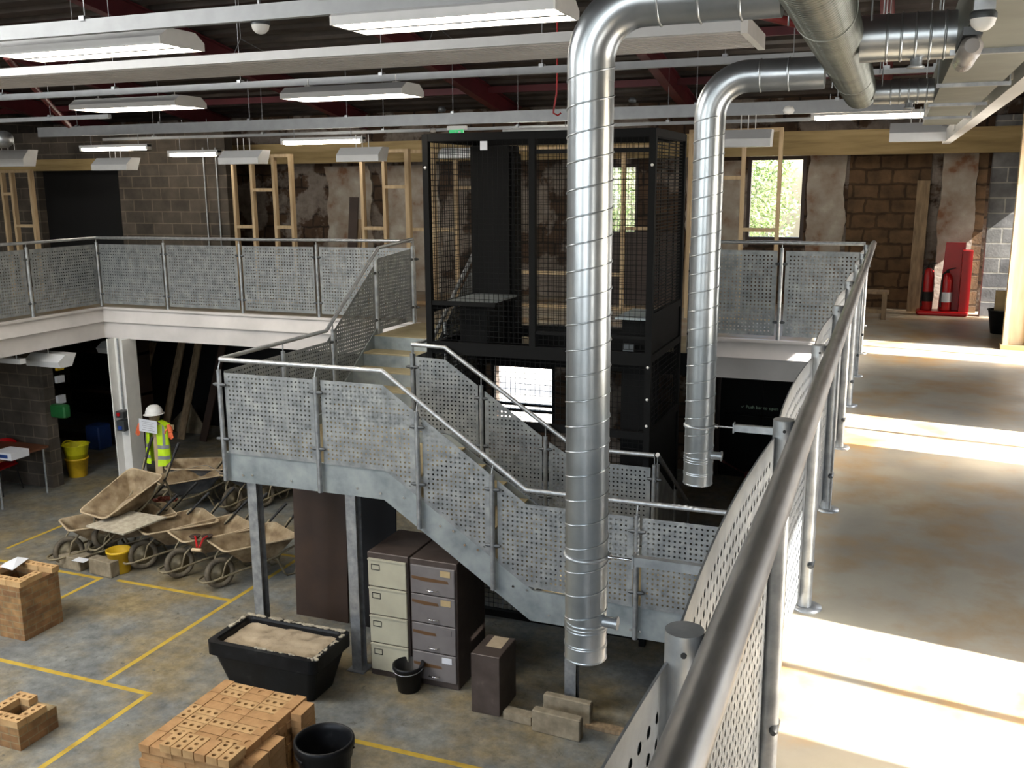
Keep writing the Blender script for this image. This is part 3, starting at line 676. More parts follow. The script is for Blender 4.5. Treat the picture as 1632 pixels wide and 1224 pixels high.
def drop(x, y, zb, zt, r, x2, label, armz, xa):
    rt = thing('spiral_duct', label, 'duct', (x, y, zb))
    mb = MB(); Rb = .15
    spiral(mb, (x, y, zb+.10), (x, y, zt-Rb), r); mb.build('vertical_duct', MT['duct'], rt)
    mb = MB(); c = [V((x, y, zt-Rb)), V((x, y, zt)), V((x+Rb, y, zt))]
    pts = [V((x+Rb-Rb*cos(t), y, zt-Rb+Rb*sin(t))) for t in [pi/2*i/14 for i in range(15)]]
    mb.tube([V((x, y, zt-Rb-.05))]+pts+[V((x+Rb+.04, y, zt))], r*1.015, 40)
    mb.build('bend', MT['duct'], rt)
    mb = MB(); mb.tube([(x+Rb, y, zt), (x2, y, zt)], r, 40)
    k = x+Rb+.04
    while k < x2-.03: mb.lathe((k, y, zt), [(r, -.004), (r+.0045, 0), (r, .004)], 40, 'x'); k += .105
    mb.build('horizontal_duct', MT['duct'], rt)
    mb = MB().tube([(x, y, zb), (x, y, zb+.125)], r*1.01, 44)
    for k in (.003, .045, .052, .098, .108, .12): mb.lathe((x, y, zb+k), [(r*1.0, -.004), (r*1.045, 0), (r*1.0, .004)], 44)
    mb.build('end_cap', MT['duct'], rt)
    sp_ = MB().tube([(x+r*.9, y-.01, zb+.13), (x+r+.036, y-.01, zb+.13)], .017, 20).tube([(x+r+.034, y-.01, zb+.13), (x+r+.040, y-.01, zb+.13)], .021, 20).build('spigot', MT['galv'], rt)
    cl = MB().lathe((x, y, armz-.008), [(r, 0), (r+.006, .002), (r+.006, .012), (r, .014)], 40).build('band_clamp', MT['galv'], rt)
    MB().tube([(x+r, y, armz), (x+r+.085, y, armz)], .004, 8).tube([(x+r+.003, y, armz), (x+r+.016, y, armz)], .009, 8).build('threaded_rod', MT['chrome'], rt)
    ar = MB().box(x+r+.085, xa, y-.012, y+.012, armz-.014, armz+.014).box(x+r+.08, x+r+.085, y-.018, y+.018, armz-.02, armz+.02).build('bracket_arm', MT['galv'], rt)
    return rt
drop(-.80, 2.65, 2.965, 4.87, .064, -.30, 'large spiral duct dropping in front of the stairs, nearest the camera', 3.30, -.262)
drop(-.705, 3.96, 3.145, 4.80, .060, -.28, 'slimmer spiral duct further back, in front of the right balustrade', 3.40, -.262)
md = thing('main_duct', 'large round spiral duct overhead at the top right with two side branches', 'duct', (-.22, 4, 4.85))
mb = MB(); spiral(mb, (-.215, .6, 4.86), (-.215, 5.65, 4.86), .083, .03, .0018)
for k in (2.9, 4.7): mb.tube([(-.215, k, 4.86), (-.215, k+.012, 4.86)], .087, 40)
mb.build('duct_body', MT['ductdark'], md)
MB().lathe((-.215, 5.65, 4.86), [(.083, 0), (.085, .01), (.07, .04), (.0, .045)], 40, 'y').build('end_cap', MT['duct'], md)
for (y, z, r_) in ((3.45, 4.845, .072), (5.45, 4.84, .060)):
    mb = MB(); mb.tube([(-.14, y, z), (.14, y, z)], r_, 36)
    for k in range(5): mb.lathe((-.06+.042*k, y, z), [(r_, -.004), (r_+.0045, 0), (r_, .004)], 36, 'x')
    b_ = mb.build('branch_duct', MT['duct'], md)
    MB().lathe((.03, y-.01, z-r_-.025), [(.0, 0), (.026, 0), (.026, .006), (.018, .01), (.018, .035)], 18).build('spigot', MT['galv'], b_)
for y in (1.8, 3.1, 4.6, 5.2):
    MB().tube([(-.33, y, 4.85), (-.33, y, roofz(y)-.3)], .003, 6).tube([(-.10, y, 4.85), (-.10, y, roofz(y)-.3)], .003, 6).build('hanger_rod', MT['galv'], md)
rd = thing('rectangular_duct', 'flat rectangular galvanised duct beside the main round duct', 'duct', (.26, 4.5, 4.8))
MB().box(.14, .36, 1.2, 7.6, 4.78, 4.95).build('duct_body', MT['ductplate'], rd)
for y in (2.2, 3.3, 4.4, 5.5, 6.6): MB().box(.12, .39, y-.012, y+.012, 4.765, 4.78).build('hanger_bar', MT['galv'], rd)
for y in (2.2, 4.4, 6.6): MB().tube([(.125, y, 4.77), (.125, y, roofz(y)-.2)], .003, 6).tube([(.385, y, 4.77), (.385, y, roofz(y)-.2)], .003, 6).build('hanger_rod', MT['galv'], rd)
# white trunking with sockets, along the walkway
tk = thing('cable_trunking', 'white cable trunking running overhead along the walkway, with cover plates', 'trunking', (.47, 6, 4.85))
MB().box(.44, .52, 1.0, 12.2, 4.80, 4.93).build('trunking_body', MT['white'], tk)
for y in (2.5, 4.5, 6.8, 9.0, 11.2): MB().tube([(.48, y, 4.93), (.48, y, roofz(y))], .004, 6).build('hanger_rod', MT['galv'], tk)
for y in (3.9, 5.0, 6.2, 7.8, 9.6): MB().box(.43, .441, y-.12, y+.12, 4.83, 4.91).build('cover_plate', MT['white'], tk)
solo('lighting_conduit', MB().tube([(.40, 1, 4.97), (.40, 12, 4.97)], .012, 8).tube([(.36, 1, 4.98), (.36, 12, 4.98)], .008, 8), MT['galv'], 'thin galvanised conduit above the white walkway trunking', 'conduit', None, (.4, 6, 4.97))

# ------------------------------------------------------------------ ceiling trunkings, radiant panel, fixtures
def trunk(pxa, pya, z, x0, x1, h, label, n=7, y=None, rods=True, w=.05):
    p = atz(pxa, pya, z) if y is None else V((0, y, aty(pxa, pya, y).z)); y = p.y; z = p.z
    t = thing('lighting_trunking', label, 'trunking', ((x0+x1)/2, y, z))
    MB().box(x0, x1, y-w/2, y+w/2, z-h/2, z+h/2).build('trunking_body', MT['trunk'], t)
    if rods:
        for i in range(n):
            x = x0+(x1-x0)*(i+.5)/n
            b_ = MB().box(x-.02, x+.02, y-w/2-.008, y+w/2+.008, z+h/2-.01, z+h/2+.02).build('bracket', MT['galv'], t)
            MB().tube([(x, y, z+h/2), (x, y, roofz(y)-.02)], .0035, 6).build('hanger_rod', MT['galv'], t)
    return y, z
YA, ZA = trunk(270, 32, 0, XL+.2, -.5, .09, 'blue-grey lighting trunking at the top left, nearest the camera', 8, y=5.15)
YB, ZB = trunk(620, 124, 0, XL+.2, 1.0, .06, 'grey lighting trunking carrying the middle pair of hooded lights', 10, y=8.3)
YC, ZC = trunk(700, 190, 0, -12.3, .1, .14, 'deep grey trunking above the back row of tube lights', 8, y=11.6)
trunk(1100, 128, 0, -.9, .35, .035, 'thin cable channel between the ducts at the upper right', 4, y=7.4)
trunk(60, 190, 0, -15, -9.2, .05, 'short cable tray at the left behind the hooded light', 3, y=9.8)
trunk(700, 207, 0, -12, .3, .04, 'slim conduit tray just over the timber wall plate', 6, y=12.6)
pa = aty(1185, 50, 7.1)
rp = thing('radiant_panel', 'long white heating panel crossing overhead behind the ducts', 'heating panel', (-6, 7.1, 5.45))
MB().box(XL+.2, pa.x, 6.98, 7.85, 5.40, 5.47).build('panel_body', MT['fixture'], rp)
mb = MB()
for k in range(11): mb.box(XL+.2, pa.x-.02, 7.03+.074*k, 7.06+.074*k, 5.392, 5.40)
mb.build('panel_ribs', MT['beamwhite'], rp)
MB().box(pa.x, pa.x+.05, 6.96, 7.88, 5.38, 5.49).build('end_cover', MT['white'], rp)
for x in (-11, -8.9, -7, -5.2, -3.4, -1.6):
    MB().tube([(x, 7.0, 5.47), (x, 7.1, 5.6), (x, 7.1, roofz(7.1)-.02)], .003, 6).tube([(x, 7.75, 5.47), (x, 7.1, 5.6)], .003, 6).build('hanger_wire', MT['galv'], rp)
def hood_light(x0, x1, y0, y1, z, label, grp=None):
    r = thing('hooded_light', label, 'ceiling light', ((x0+x1)/2, (y0+y1)/2, z), grp); ym = (y0+y1)/2; h = .11
    prof = [(y0, z), (y0+.0, z+.05), (y0+.09, z+h), (y1-.09, z+h), (y1, z+.05), (y1, z)]
    mb = MB().prism([(x0, a, b) for a, b in prof[1:5]], (x1-x0, 0, 0))
    mb.prism([(x0, y0, z), (x0, y0, z+.05), (x0, y0+.012, z+.05), (x0, y0+.012, z)], (x1-x0, 0, 0)).prism([(x0, y1-.012, z), (x0, y1-.012, z+.05), (x0, y1, z+.05), (x0, y1, z)], (x1-x0, 0, 0))
    mb.build('hood', MT['fixture'], r)
    for x in (x0-.012, x1): MB().prism([(x, a, b) for a, b in prof], (.012, 0, 0)).build('end_cap', MT['white'], r)
    MB().box(x0, x1, ym-.022, ym+.022, z-.002, z+.05).build('spine', MT['trunk'], r)
    for (a, b) in ((y0+.035, ym-.045), (ym+.045, y1-.035)): MB().box(x0+.02, x1-.02, a, b, z+.012, z+.03).build('lamp_tube', MT['tube'], r)
    for x in (x0+.25*(x1-x0)-.1, x1-.12): MB().box(x-.03, x+.03, ym-.1, ym+.1, z+h, z+h+.012).box(x-.004, x+.004, ym-.09, ym-.082, z+h, z+h+.07).build('bracket', MT['white'], r)
    return r
hood_light(-5.95, -4.50, 5.28, 5.72, 5.30, 'large hooded twin-tube light at the top left')
hood_light(-3.10, -1.75, 5.10, 5.52, 5.30, 'large hooded twin-tube light at the top centre')
hood_light(-8.28, -6.9, 8.25, 8.75, 5.20, 'hooded tube light on the middle trunking, left one')
hood_light(-5.5, -4.22, 8.08, 8.52, 5.20, 'hooded tube light on the middle trunking, right one')
def batten(px0, px1, py, label, y=12.0, h=.06):
    a = aty(px0, py, y); b = aty(px1, py, y); z = (a.z+b.z)/2
    r = thing('batten_light', label, 'tube light', ((a.x+b.x)/2, y, z))
    MB().box(a.x, b.x, y-.05, y+.05, z+.01, z+.05).build('body', MT['fixture'], r)
    d = MB().tube([(a.x+.03, y, z-.005), (a.x+.07, y, z-.005), (b.x-.07, y, z-.005), (b.x-.03, y, z-.005)], .036, 12, True, [.02, .036, .036, .02]); d.build('diffuser', MT['tube'], r)
    for x in (a.x, b.x-.04): MB().box(x, x+.04, y-.045, y+.045, z-.035, z+.04).build('end_cap', MT['white'], r)
    for x in (a.x+.2, b.x-.2): MB().tube([(x, y, z+.05), (x, y, z+.25)], .005, 6).build('hanger_rod', MT['galv'], r)
batten(130, 238, 236, 'tube light hanging over the dark doorway at the back left')
batten(270, 350, 245, 'short tube light over the block partition')
batten(450, 580, 225, 'tube light over the stud frame left of the cage')
batten(803, 925, 210, 'tube light above the top of the lift cage')
batten(1293, 1487, 184, 'long bright tube light above the window and walkway end')
batten(275, 347, 216, 'bare tube light highest at the back left, partly behind trunking', 13.0)
def wedge(px0, px1, py0, py1, label, y=11.3, lean=.0):
    a = aty(px0, py0, y); b = aty(px1, py1, y)
    r = thing('panel_heater', label, 'heater', ((a.x+b.x)/2, y, b.z)); h = (a.z-b.z); 
    prof = [(0, 0), (.0, h*.45), (.12, h), (.30, h), (.22, 0)]
    MB().prism([(a.x, y+p-.05, b.z+q) for p, q in prof], (b.x-a.x, 0, 0)).build('casing', MT['fixture'], r)
    for t in (.35, .5, .65):
        x = a.x+(b.x-a.x)*t; MB().tube([(x, y+.1, a.z), (x, y+.1, a.z+.16)], .006, 6).build('hanger', MT['white'], r)
wedge(148, 206, 252, 271, 'white wedge-shaped heater under the tube light by the dark doorway')
wedge(350, 415, 240, 261, 'white wedge-shaped heater beside the left timber stud frame')
wedge(538, 606, 235, 257, 'white wedge-shaped heater just left of the lift cage')
wedge(700, 750, 236, 252, 'white wedge-shaped heater seen through the lift cage', 12.4)
wedge(1152, 1228, 207, 233, 'white wedge-shaped heater right of the slim duct')
wedge(1419, 1513, 196, 224, 'brightly lit white wedge-shaped heater over the walkway end')
wedge(-30, 42, 240, 265, 'white wedge-shaped heater at the far left edge')
# globes, detectors, exit sign, red hose
def globe(px, py, y, r_, label):
    p = aty(px, py, y) if y > 4 else atz(px, py, 4.735); t = thing('globe_light', label, 'ceiling lamp', tuple(p))
    MB().lathe(p, [(.0, -r_), (r_*.5, -r_*.86), (r_*.87, -r_*.5), (r_, 0)], 18).build('globe', MT['white'], t)
    MB().lathe(p, [(r_*1.05, 0), (r_*1.05, r_*.4), (r_*.9, r_*.6), (.0, r_*.6)], 18).build('mount', MT['clamp'], t)
    if y > 4: MB().tube([p+V((0,0,r_*.6)), p+V((0,0,r_*.6+.12))], .01, 6).build('stem', MT['galv'], t)
    else: MB().box(p.x-r_*.8, p.x+r_*.8, p.y-r_*.8, p.y+r_*.8, p.z+r_*.6, 4.78).build('stem', MT['galv'], t)
globe(415, 40, 5.2, .055, 'small white globe lamp on the top left trunking')
globe(1567, 30, 2.9, .026, 'small white globe lamp under the flat duct at the top right')
p = atz(1540, 100, 4.71)
t = thing('emergency_light', 'clear plastic emergency light hanging below the flat duct', 'ceiling lamp', tuple(p))
MB().tube([p+V((0,-.2,.02)), p+V((0,-.17,.02)), p+V((0,.17,.02)), p+V((0,.2,.02))], .028, 14, True, [.018, .028, .028, .018]).build('diffuser', MT['clearpl'], t); MB().beam(p+V((0,-.19,.057)), p+V((0,.19,.057)), .045, .02).build('base', MT['clamp'], t)
for (px, py, y, lb) in ((704, 175, 9.6, 'round ceiling detector left of the large duct'), (1008, 160, 10.5, 'round ceiling detector hanging right of the large duct'), (1257, 176, 8.0, 'small white sensor hanging over the window'), (690, 208, 12.0, 'small white sensor beside the exit sign')):
    p = aty(px, py, y); solo('ceiling_sensor', MB().lathe(p, [(.0, -.03), (.035, -.022), (.045, 0), (.03, .03), (.0, .035)], 14), MT['clamp'] if px in (704, 1008) else MT['white'], lb, 'sensor', None, tuple(p))
p = aty(727, 213, 10.8)
t = thing('exit_sign', 'small green illuminated running-man exit sign above the lift cage', 'exit sign', tuple(p))
MB().box(p.x-.09, p.x+.09, p.y, p.y+.03, p.z-.045, p.z+.045).build('sign_panel', MT['green'], t)
MB().box(p.x-.12, p.x+.12, p.y, p.y+.06, p.z+.045, p.z+.09).build('housing', MT['white'], t)
mb = MB(); q = V((p.x-.02, p.y-.003, p.z))
mb.tube([q+V((.02,0,.03)), q+V((.02,0,.024))], .006, 8).beam(q+V((.015,0,.02)), q+V((.0,0,-.005)), .004, .012, V((0,1,0))).beam(q+V((0,0,-.005)), q+V((-.02,0,-.03)), .004, .006, V((0,1,0))).beam(q+V((0,0,-.005)), q+V((.018,0,-.018)), .004, .006, V((0,1,0))).box(p.x+.03, p.x+.06, p.y-.004, p.y, p.z-.03, p.z+.03)
mb.build('pictogram', MT['paper'], t)
mb = MB(); pts = [V((aty(888, 80, 9.3).x, 9.3, roofz(9.3)))]+[aty(a, b, 9.3) for a, b in ((888, 80), (888, 120), (887, 150), (883, 172), (882, 180), (889, 184), (894, 180))]; mb.tube(pts, .009, 8)
solo('red_hose', mb, MT['red'], 'thin red hose dangling left of the large duct', 'hose', None, tuple(pts[0]))
p = aty(8, 222, 10.5)
t = thing('lagged_pipe', 'dark grey round duct end at the far left under the roof', 'duct', tuple(p))
MB().lathe((p.x-1.5, p.y, p.z), [(.0, 0), (.12, 0), (.12, 1.5), (.10, 1.56), (.0, 1.58)], 24, 'x').tube([(p.x-.3, p.y, p.z+.1), (p.x-.3, p.y, roofz(p.y)-.05)], .006, 6).build('duct_body', MT['galv'], t)
for (px, lb) in ((322, 'left conduit drop on the block partition'), (342, 'right conduit drop on the block partition')):
    a = aty(px, 235, 12.85); solo('conduit', MB().tube([(a.x, 12.86, a.z), (a.x, 12.86, M)], .012, 8), MT['galv'], lb, 'conduit', None, (a.x, 12.86, M))
# ------------------------------------------------------------------ things upstairs by the back wall
p = atz(1400, 503, M)
bn = thing('timber_bench', 'small rough timber bench standing by the back wall, behind the walkway handrail', 'bench', (-.18, 13.4, M))
MB().box(-.50, .00, 13.2, 13.5, M+.33, M+.36).build('seat', MT['oldwood'], bn)
for (x, y) in ((-.05, 13.22), (-.05, 13.46), (-.46, 13.22), (-.46, 13.46)): MB().box(x-.03, x+.03, y-.02, y+.02, M, M+.33).build('leg', MT['oldwood'], bn)
MB().box(-.46, -.05, 13.22, 13.25, M+.08, M+.13).box(-.46, -.05, 13.43, 13.46, M+.08, M+.13).build('stretcher', MT['oldwood'], bn)
ex = thing('fire_point_stand', 'tall red plastic fire point stand by the end of the back wall', 'fire point', (.78, 14.0, M))
MB().bbox(.35, .98, 13.82, 14.12, M, M+.06, .02).build('base', MT['red'], ex)
MB().prism([(.86, 13.86, M+.06), (.98, 13.86, M+.06), (.98, 14.1, M+.06), (.86, 14.1, M+.06)], (0, 0, .80)).build('stand_body', MT['red'], ex)
MB().prism([(.62, 14.06, M+.06), (.90, 14.06, M+.06), (.90, 14.06, M+.95), (.66, 14.06, M+.95)], (0, .05, 0)).build('back_board', MT['red'], ex)
def exting(x, y, lb, h=.46):
    e = thing('fire_extinguisher', lb, 'fire extinguisher', (x, y, M+.06))
    MB().lathe((x, y, M+.06), [(.0, 0), (.07, 0), (.075, .02), (.075, h-.1), (.06, h-.04), (.025, h)], 20).build('cylinder', MT['red'], e)
    MB().lathe((x, y, M+.06), [(.076, .12), (.076, .25)], 20).build('label_band', MT['paper'] if 'white' in lb else MT['rubber'], e)
    MB().tube([(x, y, M+.06+h), (x, y, M+.1+h)], .018, 8).beam((x, y, M+.1+h), (x+.09, y-.03, M+.13+h), .015, .015).build('valve_handle', MT['rubber'], e)
    MB().tube([(x, y, M+.09+h), (x-.06, y-.05, M+.04+h), (x-.07, y-.07, M+.2), (x-.06, y-.07, M+.12)], .011, 8).build('hose', MT['rubber'], e)
exting(.47, 13.95, 'red fire extinguisher with black band, left one on the stand', .56); exting(.70, 13.93, 'red fire extinguisher with white label, right one on the stand', .50)
bk = thing('mortar_tub', 'dark rubber tub with a block in it beside the stud partition', 'tub', (1.22, 12.4, M))
MB().lathe((1.24, 12.45, M), [(.0, .01), (.11, 0), (.15, .26), (.165, .28), (.15, .28), (.11, .03), (.0, .03)], 24).build('tub_body', MT['blackplastic'], bk)
solo('concrete_block', MB().box(1.15, 1.27, 12.4, 12.46, M+.05, M+.5), MT['card'], 'pale offcut standing up in the dark rubber tub', 'offcut', None, (1.2, 12.43, M+.05))

# ------------------------------------------------------------------ ground floor: structure under the mezzanine
struct('wall_half', MB().box(XL, -11.40, 10.35, 10.55, 0, 2.42), MT['block'])
cl = thing('steel_column', 'white steel column under the mezzanine corner with switches', 'column', (-10.52, 11.0, 0))
MB().box(-10.67, -10.65, 10.9, 11.18, .01, 2.2).box(-10.40, -10.38, 10.9, 11.18, .01, 2.2).box(-10.65, -10.40, 11.03, 11.05, .01, 2.2).build('section', MT['white'], cl)
MB().bbox(-10.72, -10.33, 10.86, 11.22, 0, .012, .003).build('base_plate', MT['white'], cl)
MB().tube([(-10.56, 11.0, 2.2), (-10.56, 11.0, .9)], .012, 8).build('conduit', MT['galv'], cl)
s_ = MB().box(-10.6, -10.46, 10.88, 11.03, .82, .98).box(-10.6, -10.46, 10.88, 11.03, 1.02, 1.12).build('switch_box', MT['clamp'], cl); 
MB().box(-10.56, -10.5, 10.86, 10.88, .85, .9).build('socket', plain('blue_socket', '2a4a9a', .4), s_)
MB().lathe((-10.54, 10.86, 1.08), [(.03, 0), (.025, .02)], 12, 'y', capb=True).build('stop_button', MT['red'], s_)
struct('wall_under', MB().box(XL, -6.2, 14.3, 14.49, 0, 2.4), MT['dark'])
solo('tool_rack', MB().box(-14.5, -11.7, 12.6, 12.9, 0, .05).box(-14.5, -14.4, 12.6, 12.9, 0, 2.0).box(-11.8, -11.7, 12.6, 12.9, 0, 2.0).box(-14.5, -11.7, 12.6, 12.9, .9, .95).box(-14.5, -11.7, 12.6, 12.9, 1.6, 1.65), MT['brownboard'], 'dark storage rack in the shadow behind the half wall', 'rack', None, (-13, 12.7, 0))
for (px, py, w_, h_, c, lb) in ((103, 745, .12, .0, 0, 0),):
    pass
mb = MB().prism([atz(270, 700, .0), atz(325, 705, .0), atz(300, 690, .0)], (0, 0, .02))
for i, (px, py, L, mt, lb) in enumerate(((210, 640, 1.3, 'oldwood', 'pale plank standing in the dark store behind the column'), (262, 640, 1.6, 'oldwood', 'thin timber leaning in the dark store, right of the column'), (290, 640, 1.7, 'oldwood', 'second thin timber leaning in the dark store'), (325, 640, 1.5, 'brownboard', 'brown board leaning in the dark store behind the left landing'))):
    p = aty(px, py, 13.4)
    solo('stored_board', MB().beam((p.x, 13.3, 0), (p.x+.15, 13.9, L+.3), .14, .03, V((0,-1,0))), MT[mt], lb, 'board', None, (p.x, 13.3, 0))
p = atz(300, 690, 0)
solo('display_board', MB().prism([(p.x-.55, p.y, 0), (p.x+.45, p.y, 0), (p.x, p.y+.1, .55)], (0, .02, 0)), MT['conc'], 'grey triangular sheet standing in the shadow behind the mannequin', 'sheet', None, (p.x, p.y, 0))
p = aty(225, 622, 13.2); solo('wall_notice', MB().box(p.x-.13, p.x+.13, 13.2, 13.21, p.z-.2, p.z+.15), MT['paper'], 'pale notice hanging in the dark store right of the column', 'notice', None, (p.x, 13.2, p.z))
for (px, py, w_, h_, mt, lb) in ((92, 580, .06, .18, 'yellowpl', 'small yellow box on the end of the half wall'), (93, 604, .07, .1, 'paper', 'small white switch high on the half wall end'), (95, 636, .07, .12, 'paper', 'small white switch low on the half wall end')):
    p = atx(px, py, -11.39); solo('wall_box', MB().box(-11.39, -11.34, p.y-w_, p.y+w_, p.z-h_/2, p.z+h_/2), MT[mt], lb, 'switch', None, (-11.37, p.y, p.z))
MT['greenpl'] = plain('green_plastic', '1a5a2c', .5)
p = aty(103, 655, 10.5); solo('green_box', MB().bbox(-11.40, -11.12, 10.42, 10.55, p.z-.1, p.z+.1, .02), MT['greenpl'], 'dark green box fixed to the end of the half wall', 'box', None, (-11.3, 10.5, p.z))
MT['bluepl'] = plain('blue_plastic', '24407a', .5)
solo('blue_crate', MB().bbox(-12.6, -12.3, 12.2, 12.5, 0.0, .42, .02), MT['bluepl'], 'tall blue container in the shadows behind the yellow buckets', 'container', None, (-12.4, 12.3, 0))
# lights hanging under the left mezzanine
def under(px0, px1, py0, py1, y, lb):
    a = aty(px0, py0, y); b = aty(px1, py1, y); t = thing('panel_heater', lb, 'heater', ((a.x+b.x)/2, y, b.z)); h = a.z-b.z
    MB().prism([(a.x+.1, y+p, b.z+q) for p, q in ((0, 0), (-.04, h*.5), (.1, h), (.3, h), (.2, 0))], (b.x-a.x-.1, 0, 0)).build('casing', MT['fixture'], t)
    MB().tube([((a.x+b.x)/2, y+.15, a.z), ((a.x+b.x)/2, y+.15, 2.42)], .006, 6).build('hanger', MT['white'], t)
under(32, 97, 563, 587, 10.0, 'white wedge-shaped heater hanging under the left mezzanine by the half wall')
under(147, 178, 545, 564, 11.6, 'white wedge-shaped heater hanging behind the top of the column')
a = aty(-20, 570, 9.6); b = aty(34, 562, 9.6)
solo('batten_light', MB().box(a.x, b.x, 9.56, 9.66, a.z-.05, a.z+.02).tube([(b.x-.1, 9.6, a.z), (b.x-.1, 9.6, 2.42)], .008, 6), MT['fixture'], 'unlit tube light under the left mezzanine edge', 'tube light', None, (a.x, 9.6, a.z))
# fire door under right mezzanine
d0 = aty(1150, 590, 14.4); d1 = aty(1262, 740, 14.4)
dr = bpy.data.objects.new('door_2', None); COL.objects.link(dr); dr['kind'] = 'structure'; dr.location = (d0.x, 14.4, 0); OFF[dr.name] = V(dr.location)
MB().box(d0.x, d0.x+.62, 14.42, 14.49, .0, 1.95).box(d0.x+.63, d0.x+1.25, 14.42, 14.49, .0, 1.95).build('door_leaf', MT['black'], dr)
MB().box(d0.x-.06, d0.x, 14.4, 14.5, 0, 2.0).box(d0.x+1.25, d0.x+1.31, 14.4, 14.5, 0, 2.0).box(d0.x-.06, d0.x+1.31, 14.4, 14.5, 1.95, 2.02).build('door_frame', MT['brownboard'], dr)
MB().tube([(d0.x+.05, 14.38, .98), (d0.x+1.2, 14.38, .98)], .015, 8).box(d0.x+.03, d0.x+.09, 14.37, 14.42, .9, 1.06).box(d0.x+.54, d0.x+.6, 14.37, 14.42, .9, 1.06).build('push_bar', MT['black'], dr)
fc = bpy.data.curves.new('door_text', 'FONT'); fc.body = '\u2713 Push bar to open'; fc.size = .068; fc.extrude = .001; fo = bpy.data.objects.new('door_lettering', fc); COL.objects.link(fo)
p = aty(1180, 650, 14.41); fo.parent = dr; fo.location = V((p.x, 14.415, p.z)) - V(dr.location); fo.rotation_euler = (pi/2, 0, 0); fc.materials.append(plain('pale_green_lettering', '9ab59a', .6))
struct('trim_15', MB().box(aty(1138, 600, 14.3).x-.1, d0.x-.06, 14.2, 14.5, 0, 2.4), MT['stone'])
# broom leaning near the door
a = aty(1148, 733, 12.6); b = atz(1192, 757, .05)
solo('broom', MB().tube([a, b], .012, 8).tube([a, a+(b-a).normalized()*.25], .02, 8).box(b.x-.04, b.x+.2, b.y-.05, b.y+.1, 0.0, .1), MT['red2'], 'broom with red grip lying near the fire door', 'broom', None, tuple(b))
p = atz(1198, 745, 0); solo('sack', MB().lathe((p.x, p.y, 0), [(.0, .35), (.1, .33), (.16, .2), (.17, .08), (.15, 0)], 14), MT['conc'], 'small pale sack on the floor by the fire door', 'sack', None, (p.x, p.y, 0))

# ------------------------------------------------------------------ yellow floor lines
def line(pts, w=.052):
    mb = MB()
    for a, b in zip(pts, pts[1:]):
        if abs(a[0]-b[0]) > abs(a[1]-b[1]): mb.box(min(a[0], b[0])-w/2, max(a[0], b[0])+w/2, a[1]-w/2, a[1]+w/2, .0, .0012)
        else: mb.box(a[0]-w/2, a[0]+w/2, min(a[1], b[1])-w/2, max(a[1], b[1])+w/2, .0, .0013)
    return mb
lines = [[(-9.5, 6.1), (-5.86, 6.1), (-5.86, 4.3)], [(-6.4, 6.13), (-6.36, 9.3)], [(-7.95, 7.98), (-6.4, 8.0)], [(-8.2, 6.6), (-8.2, 7.95), (-10.6, 7.95)], [(-3.8, 6.1), (-1.2, 6.1)], [(-9.8, 9.3), (-6.0, 9.3)], [(-10.0, 8.3), (-10.0, 9.9)]]
for i, l in enumerate(lines):
    struct('trim_%d' % (20+i), line(l), MT['yellowpaint'])

# ------------------------------------------------------------------ bricks
def brick_mesh(L=.19, W=.09, H=.057, holes=True, frog=False):
    mb = MB(); b = .003
    if holes or frog:
        # top face with three round holes: grid of three cells
        cells = [(-L/2, -L/6), (-L/6, L/6), (L/6, L/2)]; r = .017; n = 12
        mb.add([(x, y, z) for x in (-L/2, L/2) for y in (-W/2, W/2) for z in (0, H)], [(0,1,3,2),(4,6,7,5),(0,4,5,1),(2,3,7,6),(0,2,6,4)])
        for (x0, x1) in cells:
            cx = (x0+x1)/2
            if frog and cx != 0: mb.add([(x0, -W/2, H), (x1, -W/2, H), (x1, W/2, H), (x0, W/2, H)], [(0,1,2,3)]); continue
            rx = r if not frog else L*.15
            ring = [V((cx+rx*cos(2*pi*i/n+pi/4), (r if not frog else .025)*sin(2*pi*i/n+pi/4), H)) for i in range(n)]
            sq = []
            for i in range(n):
                a = 2*pi*i/n+pi/4; dx, dy = cos(a), sin(a); k = 1/max(abs(dx), abs(dy)); sq.append(V((cx+dx*k*(x1-x0)/2, dy*k*W/2, H)))
            vs = ring+sq; mb.add(vs, [(i, n+i, n+(i+1) % n, (i+1) % n) for i in range(n)])
            dep = .035 if not frog else .008
            low = [p-V((0,0,dep)) for p in ring]; mb.add(ring+low, [(i, (i+1) % n, n+(i+1) % n, n+i) for i in range(n)], True); mb.add(low, [tuple(range(n))])
    else: mb.box(-L/2, L/2, -W/2, W/2, 0, H)
    return mb
bm1 = brick_mesh().build('clay_brick', MT['brick2']); bm2 = brick_mesh(frog=True, holes=False).build('clay_brick', MT['brick']); bm3 = brick_mesh(holes=False).build('clay_brick', MT['brick'])
meshes = [bm1.data, bm2.data, bm3.data]
for o in (bm1, bm2, bm3): bpy.data.objects.remove(o)
PX0, PY0, PZT = -4.78, 4.83, .50; bl, bw, bh = .193, .0945, .060
cnt = [0]
rb = random.Random(3)
def brick(x, y, z, rot, kind, label, grp):
    o = bpy.data.objects.new('clay_brick', meshes[kind]); COL.objects.link(o)
    o.location = (x+rb.uniform(-.001, .001), y+rb.uniform(-.001, .001), z); o.rotation_euler = (0, 0, rot+rb.uniform(-.008, .008))
    tag(o, label, 'brick', grp); cnt[0] += 1
NX, NY = 4, 10
TOPL = 'buff clay brick lying in the top layer of the big brick pallet stack'
